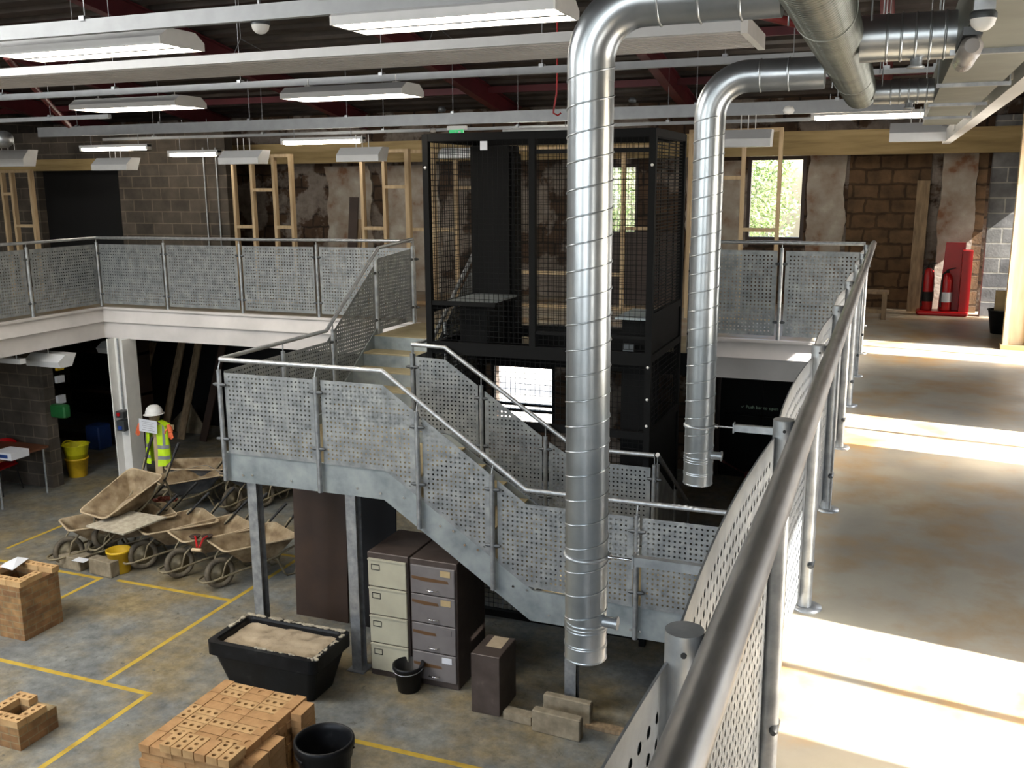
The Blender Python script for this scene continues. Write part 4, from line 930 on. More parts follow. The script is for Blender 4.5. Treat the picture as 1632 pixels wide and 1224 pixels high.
for lay in range(8):
    z = .02+lay*bh
    if lay == 7:
        # top layer: border stretchers on the long sides, rows across between
        for j in range(5):
            for sx in (0, 1):
                x = PX0+bw/2 if sx == 0 else PX0+.77-bw/2
                brick(x, PY0+bl/2+j*(bl+.004), z, pi/2, rb.choice((0, 2, 2) if sx == 0 else (0, 1, 2)), TOPL, 'top layer bricks of the pallet stack')
        for j in range(10):
            for i in range(3): brick(PX0+bw+.004+bl/2+i*(bl+.002), PY0+bw/2+j*(bw+.0025), z, 0, rb.choice((0, 0, 1, 2)), TOPL, 'top layer bricks of the pallet stack')
    else:
        lab = 'buff clay brick in a lower course on the sides of the big brick pallet stack'; j0 = 0
        ox = rb.uniform(-.012, .012); oy = rb.uniform(-.012, .012)
        for j in range(10):
            for i in range(4):
                if 0 < j < 9 and 0 < i < 3: continue
                if j == 9 and i in (1, 2): continue
                brick(PX0-.0+bl/2+i*(bl+.001)+ox, PY0+bw/2+j*(bw+.0025)+oy, z, 0, 2, lab, 'lower course bricks of the pallet stack')
for i in range(6):
    rot = pi/2; brick(-4.52+.1*i, 4.90, .02+8*bh, rot, (0, 0, 0, 2, 0, 0)[i], 'buff brick on the raised row on top of the stack at its near end', 'raised row of bricks on the pallet stack')
for l in range(8):
    lb_ = 'buff brick in the short extra column on the right side of the big pallet stack'
    for (x, y) in ((-3.953, 5.06), (-3.953, 5.26), (-3.95, 5.66)):
        if (y > 5.5 or l < 7): brick(x+.002*(l % 3), y-.003*(l % 2), .02+l*bh, pi/2+.02*(l % 2), 2, lb_, 'side column bricks of the pallet stack')
tag(MB().box(PX0+.22, PX0+.58, PY0+.12, PY0+.84, .02, .018+7*bh).build('hidden_bricks', MT['brick']), 'mass of buff bricks filling the middle of the big pallet stack', 'bricks', None, 'stuff')
solo('pallet', MB().box(PX0, PX0+.77, PY0, PY0+.97, 0, .02), MT['oldwood'], 'thin timber pallet base under the big brick stack', 'pallet', None, (PX0+.38, PY0+.48, 0))
# piers
def pier(x0, x1, y0, y1, h, lab, t=.09, missing=False):
    r = thing('brick_pier', lab, 'brick pier', ((x0+x1)/2, (y0+y1)/2, 0)); nl = round(h/.0665); ch = h/nl
    MB().box(x0, x1, y0, y0+t, 0, h-.06).box(x0, x1, y1-t, y1, 0, h-.06).box(x0, x0+t, y0+t, y1-t, 0, h-.06).box(x1-t, x1, y0+t, y1-t, 0, h-.06).build('brickwork', MT['pier'], r)
    z = h-.058
    def tb(x, y, rot, kind=0):
        o = bpy.data.objects.new('top_brick', meshes[kind]); COL.objects.link(o); o.parent = r; o.location = (x-(x0+x1)/2, y-(y0+y1)/2, z); o.rotation_euler = (0, 0, rot)
    L = .19; x = x0+L/2; 
    k = 0
    while x+L/2 <= x1+.02:
        tb(x, y0+.045, 0, 0 if k % 2 == 0 else 0); 
        if not (missing and k == 1): tb(x, y1-.045, 0, 0)
        x += L+.004; k += 1
    y = y0+.095+L/2
    while y+L/2 <= y1-.08: tb(x0+.045, y, pi/2); tb(x1-.045, y, pi/2); y += L+.004
    return r
pier(-8.28, -7.72, 6.47, 6.95, .62, 'tall square brick pier at the left with paper on top')
pier(-6.58, -6.19, 5.03, 5.41, .25, 'low square brick pier in the bottom left corner', missing=True)
p = atz(20, 900, .63)
solo('paper_sheet', MB().prism([atz(0, 903, .635), atz(20, 909, .655), atz(46, 890, .64), atz(28, 888, .67), atz(8, 897, .64)], (0, 0, .003)), MT['paper'], 'crumpled white paper lying on the tall brick pier', 'paper', None, (p.x, p.y, .63))
def brk(px, py, lb, rot=0.):
    p = atz(px, py, .0); 
# concrete blocks
def cblock(px, py, L, W, H, rot, lb, mat='conc', z=0.0, chip=.008):
    p = atz(px, py, z); o = MB().bbox(-L/2, L/2, -W/2, W/2, 0, H, chip).build('concrete_block', MT[mat]); o.location = (p.x, p.y, z); o.rotation_euler = (0, 0, rot); return tag(o, lb, 'block')
cblock(888, 1170, .42, .085, .19, -.06, 'pale concrete block standing on edge in front, beside the grey cabinet')
cblock(905, 1148, .42, .07, .21, -.06, 'concrete block standing on edge behind the front one')
cblock(119, 903, .40, .19, .16, -.05, 'concrete block on the floor in front of the leftmost wheelbarrow')
cblock(167, 915, .36, .13, .19, -.1, 'concrete block beside the yellow bucket')
p = atz(130, 893, .16); solo('paper_sheet', MB().box(p.x-.09, p.x+.09, p.y-.06, p.y+.05, .165, .168), MT['paper'], 'white paper on the concrete block at the left', 'paper', None, (p.x, p.y, .165))
solo('timber_batten', MB().beam(atz(806, 1135, .04), atz(850, 1146, .04), .1, .07), MT['conc'], 'short flat timber between the grey cabinet and the concrete blocks', 'timber', None, tuple(atz(828, 1140, 0)))
solo('timber_plank', MB().beam(atz(935, 1153, .02), atz(1050, 1180, .02), .09, .03), MT['oldwood'], 'flat plank on the floor right of the concrete blocks', 'timber', None, tuple(atz(990, 1165, 0)))

# ------------------------------------------------------------------ mortar tub, bin, buckets
tb = thing('mortar_trough', 'large black plastic trough full of wet mortar in front of the stairs', 'trough', (-4.86, 6.66, 0))
def rbox(x0, x1, y0, y1, r, n=5):
    pts = []
    for cx, cy, a0 in ((x1-r, y1-r, 0), (x0+r, y1-r, pi/2), (x0+r, y0+r, pi), (x1-r, y0+r, 1.5*pi)):
        for i in range(n+1): a = a0+pi/2*i/n; pts.append((cx+r*cos(a), cy+r*sin(a)))
    return pts
def loft(mb, rings, smooth=False, capb=True, capt=False):
    n = len(rings[0]); vs = sum(rings, []); fs = []
    for i in range(len(rings)-1):
        for j in range(n): fs.append((i*n+j, i*n+(j+1) % n, (i+1)*n+(j+1) % n, (i+1)*n+j))
    mb.add(vs, fs, smooth)
    if capb: mb.add(rings[0], [tuple(range(n-1, -1, -1))])
    if capt: mb.add(rings[-1], [tuple(range(n))])
tx0, tx1, ty0, ty1, tz = -5.42, -4.30, 6.36, 6.98, .46
def ring(d, z, r=.06): return [(a, b, z) for a, b in rbox(tx0+d, tx1-d, ty0+d, ty1-d, r)]
mb = MB(); loft(mb, [ring(.12, 0), ring(.045, tz-.16), ring(.04, tz-.12), ring(.0, tz-.12), ring(.0, tz), ring(.055, tz), ring(.065, tz-.02), ring(.08, .3), ring(.13, .04)], False, True, True); mb.build('trough_body', MT['blackplastic'], tb)
import mathutils
mb = MB(); N = 22; vs = []
for i in range(N+1):
    for j in range(N+1):
        u, v_ = i/N, j/N; x = tx0+.075+(tx1-tx0-.15)*u; y = ty0+.075+(ty1-ty0-.15)*v_
        h = tz-.055+.022*mathutils.noise.noise(V((x*5, y*5, 0)))+.012*mathutils.noise.noise(V((x*14, y*14, 3)))
        if (u-.25)**2+(v_-.35)**2 < .02: h -= .03
        vs.append((x, y, h))
mb.add(vs, [(i*(N+1)+j, (i+1)*(N+1)+j, (i+1)*(N+1)+j+1, i*(N+1)+j+1) for i in range(N) for j in range(N)], True)
mo = mb.build('mortar', MT['sand'], tb)
MT['splash'] = noisy('dried_mortar', [(.3, '8f8674'), (.7, 'b5ac98')], 20, .9, 0, .3)
mb = MB(); rr = random.Random(5)
for k in range(150):
    t = rr.random(); sd = rr.choice('bblrf')
    if sd == 'b': x, y = tx0+.05+(tx1-tx0-.1)*t, ty1-.03
    elif sd == 'l': x, y = tx0+.03, ty0+.3+(ty1-ty0-.32)*t
    elif sd == 'r': x, y = tx1-.03, ty0+.02+(ty1-ty0-.1)*t
    else: x, y = tx0+.5+(tx1-tx0-.5)*t, ty0+.045
    w = rr.uniform(.008, .03) if sd != 'b' else rr.uniform(.015, .045); a = rr.uniform(0, pi)
    c = [(x+w*cos(2*pi*i/7)*rr.uniform(.5, 1), min(max(y+w*.7*sin(2*pi*i/7)*rr.uniform(.5, 1), ty0), ty1), tz+.002) for i in range(7)]
    mb.prism(c, (0, 0, rr.uniform(.003, .012)))
sp = mb.build('dried_splashes', MT['splash'], tb); sp['kind'] = 'stuff'
bn = thing('rubber_bin', 'tall black round bin at the bottom edge beside the brick stack', 'bin', (-3.52, 5.3, 0))
MB().lathe((-3.52, 5.28, 0), [(.0, .01), (.155, 0), (.165, .05), (.185, .42), (.19, .425), (.198, .43), (.205, .5), (.215, .505), (.215, .55), (.205, .56), (.195, .555), (.185, .5), (.165, .1), (.0, .07)], 40).build('bin_body', MT['blackplastic'], bn)
for a in (-2.2, .9): MB().tube([(-3.52+.2*cos(a+d), 5.28+.2*sin(a+d), .46) for d in (-.35, 0, .35)], .012, 8).build('handle', MT['blackplastic'], bn)
def bucket(px, py, r0, r1, h, mat, lb, tilt=0, handle=True):
    p = atz(px, py, 0); t = thing('bucket', lb, 'bucket', (p.x, p.y, 0))
    MB().lathe((p.x, p.y, 0), [(.0, .004), (r0, 0), (r0+.004, .004), (r1-.006, h-.03), (r1+.006, h-.028), (r1+.006, h), (r1-.006, h), (r0-.006, .012), (.0, .012)], 32).build('bucket_body', MT[mat], t)
    if handle: MB().tube([(p.x+(r1+.008)*cos(a), p.y-(r1+.012)*abs(sin(a))*.95, h-.02-.03*sin(a)) for a in [pi*i/12 for i in range(13)]], .004, 6).build('wire_handle', MT['galv'], t)
    return t, p
bucket(652, 1098, .095, .135, .245, 'blackplastic', 'black builders bucket in front of the filing cabinets')
bucket(192, 910, .115, .135, .27, 'yellowpl', 'open yellow bucket in front of the wheelbarrows', handle=False)
t, p = bucket(125, 758, .13, .17, .30, 'yellowpl', 'yellow bucket under the paler yellow one by the half wall', handle=False)
t2 = thing('bucket', 'lime yellow flexible tub sitting inside the yellow bucket by the half wall', 'bucket', (p.x, p.y, .2))
MB().lathe((p.x, p.y, .2), [(.0, .01), (.135, .0), (.15, .1), (.20, .30), (.21, .31), (.19, .30), (.14, .02), (.0, .02)], 30).build('bucket_body', MT['yellowpl2'], t2)
for sgn in (-1, 1): MB().tube([(p.x+.19*sgn*cos(d), p.y+.19*sin(d), .50+.04*cos(d*2.4)) for d in (-.6, -.3, 0, .3, .6)], .012, 8).build('handle', MT['yellowpl2'], t2)

# ------------------------------------------------------------------ cabinets, boards
c1 = thing('filing_cabinet', 'four-drawer filing cabinet with beige drawers under the stairs', 'filing cabinet', (-3.98, 7.45, 0))
def cabinet(rt, x0, x1, y0, y1, h, mat, style):
    MB().bbox(x0, x1, y0+.012, y1, .0, h, .006).build('carcass', MT['brownsteel'], rt)
    n = 4; zb = .06; zt = h-.045; ph = (zt-zb)/n
    for i in range(n):
        a = zt-(i+1)*ph+.006; b = zt-i*ph-.006
        d = MB().bbox(x0+.016, x1-.016, y0-.008, y0+.012, a, b, .004).build('drawer', MT[mat], rt)
        cz_ = (a+b)/2
        if style == 'beige':
            x = x0+.05; z = b-.055
            MB().box(x, x+.085, y0-.012, y0-.008, z-.05, z-.044).box(x, x+.085, y0-.012, y0-.008, z, z+.006).box(x, x+.005, y0-.012, y0-.008, z-.044, z).box(x+.08, x+.085, y0-.012, y0-.008, z-.044, z).build('label_holder', MT['rubber'], d)
            MB().box(x0+.016, x1-.016, y0-.016, y0-.008, b-.014, b).build('drawer_lip', MT[mat], d)
        else:
            xm = (x0+x1)/2
            MB().tube([(xm-.05, y0-.008, a+.05), (xm-.045, y0-.03, a+.045), (xm+.045, y0-.03, a+.045), (xm+.05, y0-.008, a+.05)], .005, 8).build('handle', MT['chrome'], d)
            MB().box(x1-.15, x1-.055, y0-.012, y0-.008, b-.075, b-.02).build('label_card', MT['card'] if i < 2 else MT['greydrawer'] if i == 2 else MT['paper'], d)
            w = (.30, .2, .17, .22)[i]; z = b-(.1, .05, .065, .1)[i]
            MB().prism([(x0+.025, y0-.0095, z), (x0+.025+w+.05, y0-.0095, z-.01), (x0+.025+w+.06, y0-.0095, z-.035), (x0+.15, y0-.0095, z-.04), (x0+.025, y0-.0095, z-.025)], (0, .001, 0)).build('tape_strip', MT['tape'], d)
cabinet(c1, -4.19, -3.78, 7.10, 7.72, 1.19, 'beige', 'beige')
c2 = thing('filing_cabinet', 'four-drawer filing cabinet with grey drawers and brown tape marks', 'filing cabinet', (-3.53, 7.45, 0))
cabinet(c2, -3.765, -3.31, 7.10, 7.72, 1.19, 'greydrawer', 'grey')
sb = thing('steel_cupboard', 'low grey-brown steel cupboard standing right of the filing cabinets', 'cupboard', (-2.94, 7.02, 0))
MB().bbox(-3.07, -2.81, 6.84, 7.22, 0, .54, .005).build('carcass', MT['brownsteel'], sb); MB().box(-3.0, -2.86, 7.0, 7.2, .54, .5415).build('dust_patch', MT['sand'], sb)
solo('brown_board', MB().beam((-5.24, 7.95, 0), (-5.24, 8.02, 1.68), .62, .02, V((0,-1,0))), MT['brownboard'], 'tall dark brown board standing under the stair landing', 'board', None, (-5.2, 7.95, 0))
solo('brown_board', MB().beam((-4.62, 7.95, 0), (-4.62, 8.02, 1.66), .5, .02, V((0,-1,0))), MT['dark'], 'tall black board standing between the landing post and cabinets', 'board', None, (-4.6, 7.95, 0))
solo('low_platform', MB().box(-2.9, -1.5, 9.0, 9.4, 0, .18), MT['black'], 'low black steel platform on the floor under the stairs', 'platform', None, (-2.2, 9.2, 0))

# ------------------------------------------------------------------ wheelbarrows (wheel towards -y, local origin on floor between)
def make_barrow(conc, label):
    w = thing('wheelbarrow', label, 'wheelbarrow', (0, 0, 0), None)
    # tray
    zb = .26
    def rr_(wf, wb, y0, y1, r, z, z2=None, n=5):
        pts = []
        for cx, cy_, a0 in ((wb-r, y1-r, 0), (-wb+r, y1-r, pi/2), (-wf+r, y0+r, pi), (wf-r, y0+r, 1.5*pi)):
            for i in range(n+1):
                a = a0+pi/2*i/n; x, y = cx+r*cos(a), cy_+r*sin(a); t = (y-y0)/(y1-y0); pts.append((x, y, z+(z2-z)*t if z2 is not None else z))
        return pts
    T = rr_(.25, .31, -.42, .42, .07, .50, .49); Bt = rr_(.13, .18, -.16, .24, .06, zb); Bm = rr_(.145, .20, -.19, .27, .07, zb+.03)
    rim = rr_(.26, .32, -.43, .43, .075, .492, .482); rim2 = rr_(.26, .32, -.43, .43, .075, .505, .495); Ti = rr_(.243, .303, -.413, .413, .065, .503, .493); Bi = rr_(.13, .185, -.17, .25, .06, zb+.012)
    mb = MB(); loft(mb, [Bt, Bm, T, rim, rim2, Ti, Bi], False, True, True); tr = mb.build('tray', MT['barrowconc'] if conc else MT['barrowgrey'], w)
    MT.setdefault('rimtan', noisy('crusted_rim', [(.3, '978468'), (.7, 'b8a688')], 14, .9, 0, .3, 60))
    MB().tube([(x, y, z+.004) for x, y, z in rim+[rim[0], rim[1]]], .011, 6).build('tray_rim', MT['rimtan'], tr)
    if not conc:
        mb = MB(); loft(mb, [[(p[0]*.99, p[1]*.99, p[2]+.001) for p in Ti], [(p[0]*.98, p[1]*.98, p[2]+.003) for p in Bi]], False, False, True); mb.build('tray_lining', MT['barrowconc'], tr)
    # dregs
    mb = MB(); mb.lathe((0, .04, zb+.008), [(.0, .05), (.07, .04), (.12, .02), (.16, .003)], 14); mb.build('mortar_dregs', MT['sand'], tr)
    # wheel
    wh = MB(); ring_ = []
    R0, rt_ = .145, .032; n1, n2 = 28, 10; vs = []
    cy = -.40
    for i in range(n1):
        a = 2*pi*i/n1
        for j in range(n2):
            b = 2*pi*j/n2; rr_ = R0+rt_*cos(b); vs.append((rt_*sin(b)*1.05, cy+rr_*cos(a), R0+rt_+rr_*sin(a)))
    wh.add(vs, [(i*n2+j, ((i+1) % n1)*n2+j, ((i+1) % n1)*n2+(j+1) % n2, i*n2+(j+1) % n2) for i in range(n1) for j in range(n2)], True)
    wo = wh.build('wheel', MT['tyre'], w)
    MB().lathe((0, cy, R0+rt_), [(.0, -.03), (.025, -.03), (.03, -.012), (.12, -.01), (.12, .01), (.03, .012), (.025, .03), (.0, .03)], 20, 'x').build('hub', MT['barrowframe'], wo)
    # frame: hoop in front of the wheel, rails back to handles
    hoop = [(.24, .62, .52), (.22, .45, .36), (.17, .1, .235), (.13, -.2, .19), (.12, -.42, .16), (.11, -.55, .14), (.07, -.62, .135), (0, -.635, .135)]
    pts = hoop+[(-x, y, z) for x, y, z in hoop[-2::-1]]
    MB().tube(pts, .014, 8).build('frame', MT['barrowframe'], w)
    for sx in (-1, 1):
        MB().tube([(sx*.12, -.42, .17), (sx*.14, -.38, .32), (sx*.16, -.3, .40)], .011, 7).build('front_stay', MT['barrowframe'], w)
        hd = MB().tube([(sx*.22, .45, .36), (sx*.24, .62, .50), (sx*.25, .76, .62)], .0155, 8).build('handle', MT['rubber'], w)
        MB().tube([(sx*.25, .74, .605), (sx*.255, .84, .68)], .02, 8).build('grip', MT['rubber'], hd)
        MB().tube([(sx*.19, .20, .25), (sx*.2, .28, .05), (sx*.2, .31, .014), (sx*.21, .40, .014), (sx*.22, .46, .18), (sx*.225, .47, .37)], .013, 7).build('leg', MT['barrowframe'], w)
    MB().tube([(-.19, .29, .12), (.19, .29, .12)], .01, 6).build('cross_brace', MT['barrowframe'], w)
    return w
proto = make_barrow(True, ''); protog = make_barrow(False, '')
index_kids()
def place(px, py, heading, label, grey=False, z=0, rx=0, ry=0, first=[0, 0]):
    """px,py = pixel of wheel contact; heading = direction (rad) the wheel points, measured from -y"""
    p = atz(px, py, 0) if not isinstance(px, tuple) else V(px)
    src = protog if grey else proto; k = 1 if grey else 0
    off = Matrix.Rotation(heading, 3, 'Z') @ V((0, .4, 0)) if not rx else V((0, 0, 0))
    loc = (p.x+off.x, p.y+off.y, z)
    if not first[k]: first[k] = 1; src.location = loc; src.rotation_euler = (rx, ry, heading); src['label'] = label; src['group'] = 'wheelbarrows parked on the workshop floor'; return src
    return dup(src, loc, heading, label, 'wheelbarrows parked on the workshop floor', rx, ry)
place(352, 936, -.50, 'front-row wheelbarrow nearest the galvanised landing post, empty and crusted')
place(288, 920, -.50, 'front-row wheelbarrow holding the red-handled tool')
place(230, 906, -.55, 'front-row wheelbarrow just right of the yellow bucket')
place(165, 893, -.6, 'front-row wheelbarrow with a flat board lying across it')
place(112, 900, -.55, 'front-row wheelbarrow at the far left end')
_c = atz(193, 789, .76); _o = Matrix.Rotation(-.2, 3, 'Z') @ Matrix.Rotation(.4, 3, 'X') @ V((0, 0, .46)); _q = _c-_o
place((_q.x, _q.y, 0), 0, -.2, 'pale wheelbarrow lifted on top of the others, tray tipped toward the camera', z=_q.z, rx=.4)
place(255, 822, -.5, 'grey wheelbarrow with reddish rubble behind the tipped one', True)
place(277, 792, -1.15, 'blue-grey wheelbarrow in front of the hi-vis mannequin', True)
place(372, 815, -.2, 'grey wheelbarrow partly hidden behind the landing post', True)
place(422, 808, -.3, 'muddy wheelbarrow under the landing, beside the dark brown board')
# things in the barrows
pw = atz(155, 868, 0)
q0, q1, q2, q3 = atz(137, 840, .55), atz(197, 853, .55), atz(266, 826, .57), atz(205, 816, .57)
solo('plywood_sheet', MB().prism([q0, q1, q2, q3], (0, 0, .018)), MT['splash'], 'flat plastered board lying across the fourth wheelbarrow', 'board', None, tuple(q0))
q = atz(320, 868, .5)
tl = thing('red_handled_tool', 'pair of dark scoops with red handles lying in a wheelbarrow', 'hand tool', tuple(q))
for (dx, dy) in ((-.07, .13), (.07, .13)):
    c = atz(311 if dx < 0 else 330, 855, .53)
    MB().lathe(c, [(.0, -.02), (.05, -.015), (.065, .01), (.055, .012), (.0, -.008)], 16).build('scoop', MT['brownboard'], tl)
    e = atz(314 if dx < 0 else 318, 872, .54); MB().tube([c, (c+e)/2+V((0,0,.03)), e], .012, 8).build('red_handle', MT['red'], tl)
MB().tube([atz(306, 876, .55), atz(321, 877, .55)], .02, 8).build('grip', MT['timber'], tl)
q = atz(262, 793, .5); mb = MB(); rr = random.Random(9)
for k in range(26):
    a = rr.uniform(0, 6.28); d = rr.uniform(0, .17); c = V((q.x+d*cos(a), q.y+d*sin(a), .44+.06*(1-d/.17)+rr.uniform(-.01, .01))); s2 = rr.uniform(.02, .045)
    mb.beam(c-V((s2, 0, 0)), c+V((s2*.7, rr.uniform(-.03, .03), rr.uniform(-.02, .02))), s2, s2*.8)
tag(mb.build('brick_rubble', plain('red_rubble', '6e3526', .9, 0, .3, 20)), 'heap of reddish rubble filling the grey wheelbarrow behind', 'rubble', None, 'stuff')

# ------------------------------------------------------------------ mannequin: stake in hi-vis vest with hard hat and gloves
mp = atz(256, 782, 0); mx, my = mp.x, mp.y
mn = thing('safety_mannequin', 'wooden stake figure wearing a hi-vis vest, hard hat and orange gloves', 'mannequin', (mx, my, 0))
MB().beam((mx, my+.02, 0), (mx, my+.02, 1.05), .13, .03, V((0,-1,0))).beam((mx-.3, my+.03, .98), (mx+.3, my+.03, .98), .03, .07).beam((mx, my, .25), (mx-.14, my-.12, 0), .05, .03).beam((mx, my+.04, .25), (mx+.12, my+.18, 0), .05, .03).build('stake', MT['timber'], mn)
MB().lathe((mx, my, 1.04), [(.0, 0), (.06, .0), (.08, .08), (.08, .16), (.0, .2)], 14).build('head_block', MT['oldwood'], mn)
mb = MB(); prof = [(.125, 0), (.123, .03), (.105, .085), (.06, .125), (.0, .138)]; mb.lathe((mx+.01, my-.01, 1.17), prof, 24)
mb.add([(mx+.01+.135*cos(2*pi*i/24)*(1), my-.01+(.145 if sin(2*pi*i/24) < 0 else .13)*sin(2*pi*i/24)*1.2, 1.168) for i in range(24)]+[(mx+.01+.12*cos(2*pi*i/24), my-.01+.12*sin(2*pi*i/24), 1.175) for i in range(24)], [(i, (i+1) % 24, 24+(i+1) % 24, 24+i) for i in range(24)])
hh = mb.build('hard_hat', MT['white'], mn)
# vest: back shell and two front panels, open in the middle
def vestpt(a, z):
    t = (z-.42)/.62; rx = .215-.02*t+.02*(1-t)*sin(a*5)*.4; ry = .10-.02*t+.012*sin(a*6+z*9); return V((mx+rx*cos(a), my+.02+ry*sin(a), z))
def shell(a0, a1, z0, z1, n=16, k=8, th=.0, neck=None):
    mb = MB(); vs = []
    for i in range(n+1):
        for j in range(k+1):
            a = a0+(a1-a0)*i/n; z = z0+(z1-z0)*j/k; p = vestpt(a, z); p.x = mx+(p.x-mx)*(1+th); p.y = my+.02+(p.y-my-.02)*(1+th*2); vs.append(p)
    mb.add(vs, [(i*(k+1)+j, (i+1)*(k+1)+j, (i+1)*(k+1)+j+1, i*(k+1)+j+1) for i in range(n) for j in range(k)], True); return mb
ve = shell(0, pi, .42, 1.02).build('vest_back', MT['vest'], mn)
for (a0, a1) in ((pi, pi*1.40), (pi*1.60, pi*2)):
    f = shell(a0, a1, .40 if a0 > 4 else .42, 1.02, 8); f.build('vest_front', MT['vest'], mn)
    shell(a0, a1, .50, .555, 8, 1, .02).build('reflective_band', MT['silver'], mn); shell(a0, a1, .66, .715, 8, 1, .02).build('reflective_band', MT['silver'], mn)
    m_ = (a0+a1)/2; shell(m_-.12, m_+.12, .715, 1.02, 3, 6, .025).build('shoulder_band', MT['silver'], mn)
for sx in (-1, 1): MB().prism([(mx+sx*.21, my-.05, 1.0), (mx+sx*.07, my-.02, 1.06), (mx+sx*.07, my+.07, 1.06), (mx+sx*.21, my+.09, 1.0)], (0, 0, .008)).build('vest_shoulder', MT['vest'], mn)
for sx in (-1, 1):
    bx_ = mx+sx*.27; mb = MB().tube([(bx_-sx*.03, my, 1.02), (bx_, my-.01, .98), (bx_+sx*.02, my-.02, .92)], .03, 10, True, [.024, .032, .034])
    for k, (dx, L) in enumerate(((-.024, .085), (-.008, .10), (.008, .098), (.022, .08))):
        x = bx_+sx*.02+dx; mb.tube([(x, my-.02, .92), (x+sx*.008+dx*.3, my-.028, .92-L*.5), (x+sx*.012+dx*.6, my-.03, .92-L)], .0095, 7, True, [.011, .0095, .008])
    x = bx_-sx*.0; mb.tube([(x-sx*.02, my-.03, .97), (x-sx*.05, my-.05, .935), (x-sx*.055, my-.055, .90)], .011, 7)
    mb.build('glove', MT['orange'], mn)
sg = MB().beam((mx-.17, my-.13, 1.02), (mx+.15, my-.13, 1.0), .004, .19).build('sign_sheet', MT['paper'], mn)
mb = MB()
for k in range(5): mb.beam((mx-.12+.02*(k % 2), my-.1325, 1.075-k*.03), (mx+.10-.03*(k % 2), my-.1325, 1.061-k*.03), .001, .004)
mb.build('sign_lines', MT['clamp'], sg)

# ------------------------------------------------------------------ table, box, chairs at the left
tb = thing('worktable', 'brown-topped table with thin metal legs against the half wall', 'table', (-11.7, 9.7, 0))
MB().box(-12.6, -11.25, 9.3, 10.2, .68, .71).build('tabletop', plain('brown_laminate', '5b3520', .4), tb)
for (x, y) in ((-11.3, 9.36), (-11.3, 10.14), (-12.5, 9.36), (-12.5, 10.14)): MB().tube([(x, y, 0), (x, y, .68)], .016, 8).build('leg', MT['galv'], tb)
p = atz(12, 733, .71)
bx2 = solo('cardboard_box', MB().box(p.x-.25, p.x+.1, p.y-.02, p.y+.28, .71, .81), MT['paper'], 'white box with dark printing on the table', 'box', None, (p.x, p.y, .71))
MB().box(p.x-.2, p.x+.03, p.y-.022, p.y-.02, .735, .785).build('printed_band', MT['bluepl'], bx2, off=V((p.x, p.y, .71)))
def chair(cx, cy, rz, lb):
    c = thing('plastic_chair', lb, 'chair', (0, 0, 0))
    MB().bbox(-.19, .19, -.19, .19, .38, .41, .01).build('seat', MT['red'], c)
    mb = MB(); vs = []
    for i in range(9):
        for j in range(6):
            u = -1+i/4; vs.append((u*.19, .18+.06*(j/5)-.05*u*u, .42+.33*j/5-.03*abs(u)**3*(j == 5)))
    mb.add(vs, [(i*6+j, (i+1)*6+j, (i+1)*6+j+1, i*6+j+1) for i in range(8) for j in range(5)], True)
    mb.add([(x, y+.012, z) for x, y, z in vs], [(i*6+j, i*6+j+1, (i+1)*6+j+1, (i+1)*6+j) for i in range(8) for j in range(5)], True); mb.build('backrest', MT['red'], c)
    for (x, y) in ((-.16, -.16), (.16, -.16), (-.16, .16), (.16, .16)): MB().tube([(x, y, .38), (x*1.3, y*1.3, 0)], .011, 8).build('leg', MT['rubber'], c)
    c.location = (cx, cy, 0); c.rotation_euler = (0, 0, rz); return c
chair(-11.62, 9.12, pi+.2, 'red plastic chair in front of the table at the left edge'); chair(-12.0, 9.95, .15, 'red plastic chair tucked behind the table by the half wall')

# ------------------------------------------------------------------ outside: tree, shrubs
def leafy(cx, cy, cz, rx, rz, n, name, lb, seed):
    rr = random.Random(seed); t = thing(name, lb, 'tree', (cx, cy, 0)); mb = MB()
    for k in range(n):
        a = rr.uniform(0, 2*pi); u = rr.uniform(-1, 1); d = rr.random()**.4; s_ = sqrt(1-u*u)
        c = V((cx+rx*d*s_*cos(a), cy+rx*.7*d*s_*sin(a), cz+rz*d*u)); L = rr.uniform(.035, .065); dv = V((rr.uniform(-1, 1), rr.uniform(-1, 1), rr.uniform(-.8, .5))).normalized()*L; sd = dv.cross(V((rr.uniform(-1, 1), rr.uniform(-1, 1), 1))).normalized()*L*.38
        mb.add([c-dv, c+sd, c+dv, c-sd], [(0,1,2,3)])
    mb.build('crown', MT['foliage'], t); MB().tube([(cx, cy, 0), (cx+.1, cy, cz*.5), (cx, cy+.1, cz)], .15, 10, True, [.2, .14, .06]).build('trunk', MT['barktree'], t)
leafy(-2.9, 19, 4.0, 1.25, 1.7, 9000, 'garden_tree', 'sunlit leafy tree outside the upper back window', 4)
leafy(-5.9, 19.5, 4.0, 1.3, 2.2, 8000, 'garden_tree', 'leafy tree outside the window seen through the lift cage', 6)
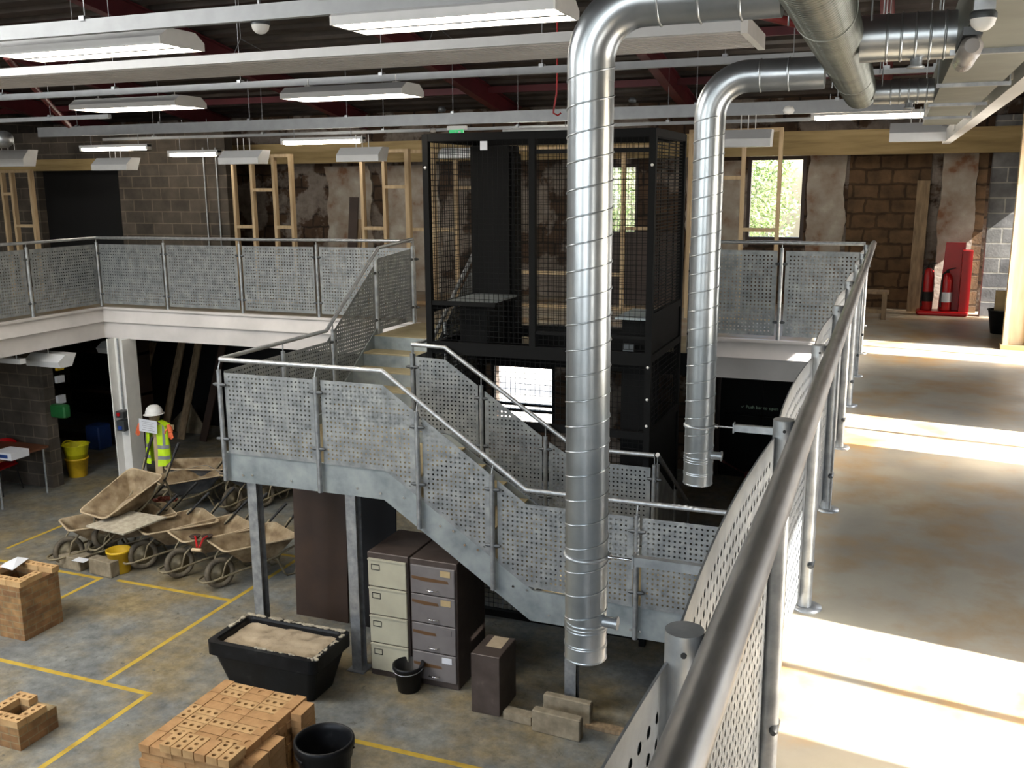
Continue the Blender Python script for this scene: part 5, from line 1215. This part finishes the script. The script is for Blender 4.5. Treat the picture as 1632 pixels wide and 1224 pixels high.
struct('ground_outside', MB().box(-40, 40, 16, 60, -.3, -.02), plain('pale_paving', 'b5b0a5', .9)); struct('ground_outside_right', MB().box(3, 40, -20, 16, -.3, -.02), plain('pale_gravel', '9a9488', .9))

# ------------------------------------------------------------------ light
W = bpy.data.worlds.new('World'); S.world = W; W.use_nodes = True; nt = W.node_tree; bg = nt.nodes['Background']
sky = nt.nodes.new('ShaderNodeTexSky'); sky.sky_type = 'NISHITA'; sky.sun_disc = False; sky.sun_elevation = R(40); sky.sun_rotation = R(80); sky.dust_density = 3; sky.air_density = 1.2
nt.links.new(sky.outputs[0], bg.inputs[0]); bg.inputs[1].default_value = .85
sun = bpy.data.lights.new('sun', 'SUN'); sun.energy = 21; sun.angle = R(.7); sun.color = (1, .965, .9); so = bpy.data.objects.new('sun', sun); COL.objects.link(so)
d = V((-1, .155, -.88)).normalized(); so.rotation_euler = d.to_track_quat('-Z', 'Y').to_euler()
def area(name, loc, rot, sx, sy, e, c):
    l = bpy.data.lights.new(name, 'AREA'); l.shape = 'RECTANGLE'; l.size = sx; l.size_y = sy; l.energy = e; l.color = c
    o = bpy.data.objects.new(name, l); COL.objects.link(o); o.location = loc; o.rotation_euler = rot; return o
for (x, w_, e) in ((-10.6, 2.6, 105), (-5.9, 2.4, 105), (-1.1, 2.6, 105)): area('front_fill', (x, -4.9, 5.3), (R(80), 0, 0), w_, 3.6, e, (.97, .98, 1))  # added fill at the unseen front openings, spaced to streak the ducts
area('overhead_fill', (-7, 2.2, 7.1), (R(8), R(-4), 0), 11, 3.4, 1050, (1, .985, .95))  # unseen fill added to brighten the ground floor; roof above stays closed
for k in (-1, 0, 1, 2): area('daylight_side_window', (XW-.02, 3.14+3.8*k, M+1.1), (0, R(90), 0), 2.0, .9, 14, (1, .98, .95))

S.view_settings.view_transform = 'Standard'; S.view_settings.look = 'None'; S.view_settings.gamma = 1; S.view_settings.exposure = .9
S.cycles.transparent_max_bounces = 24
# drop the unused prototypes, if any
for o in list(bpy.data.objects):
    if o.parent is None and o.get('label') == '': print('UNUSED', o.name)
print('bricks', cnt[0])
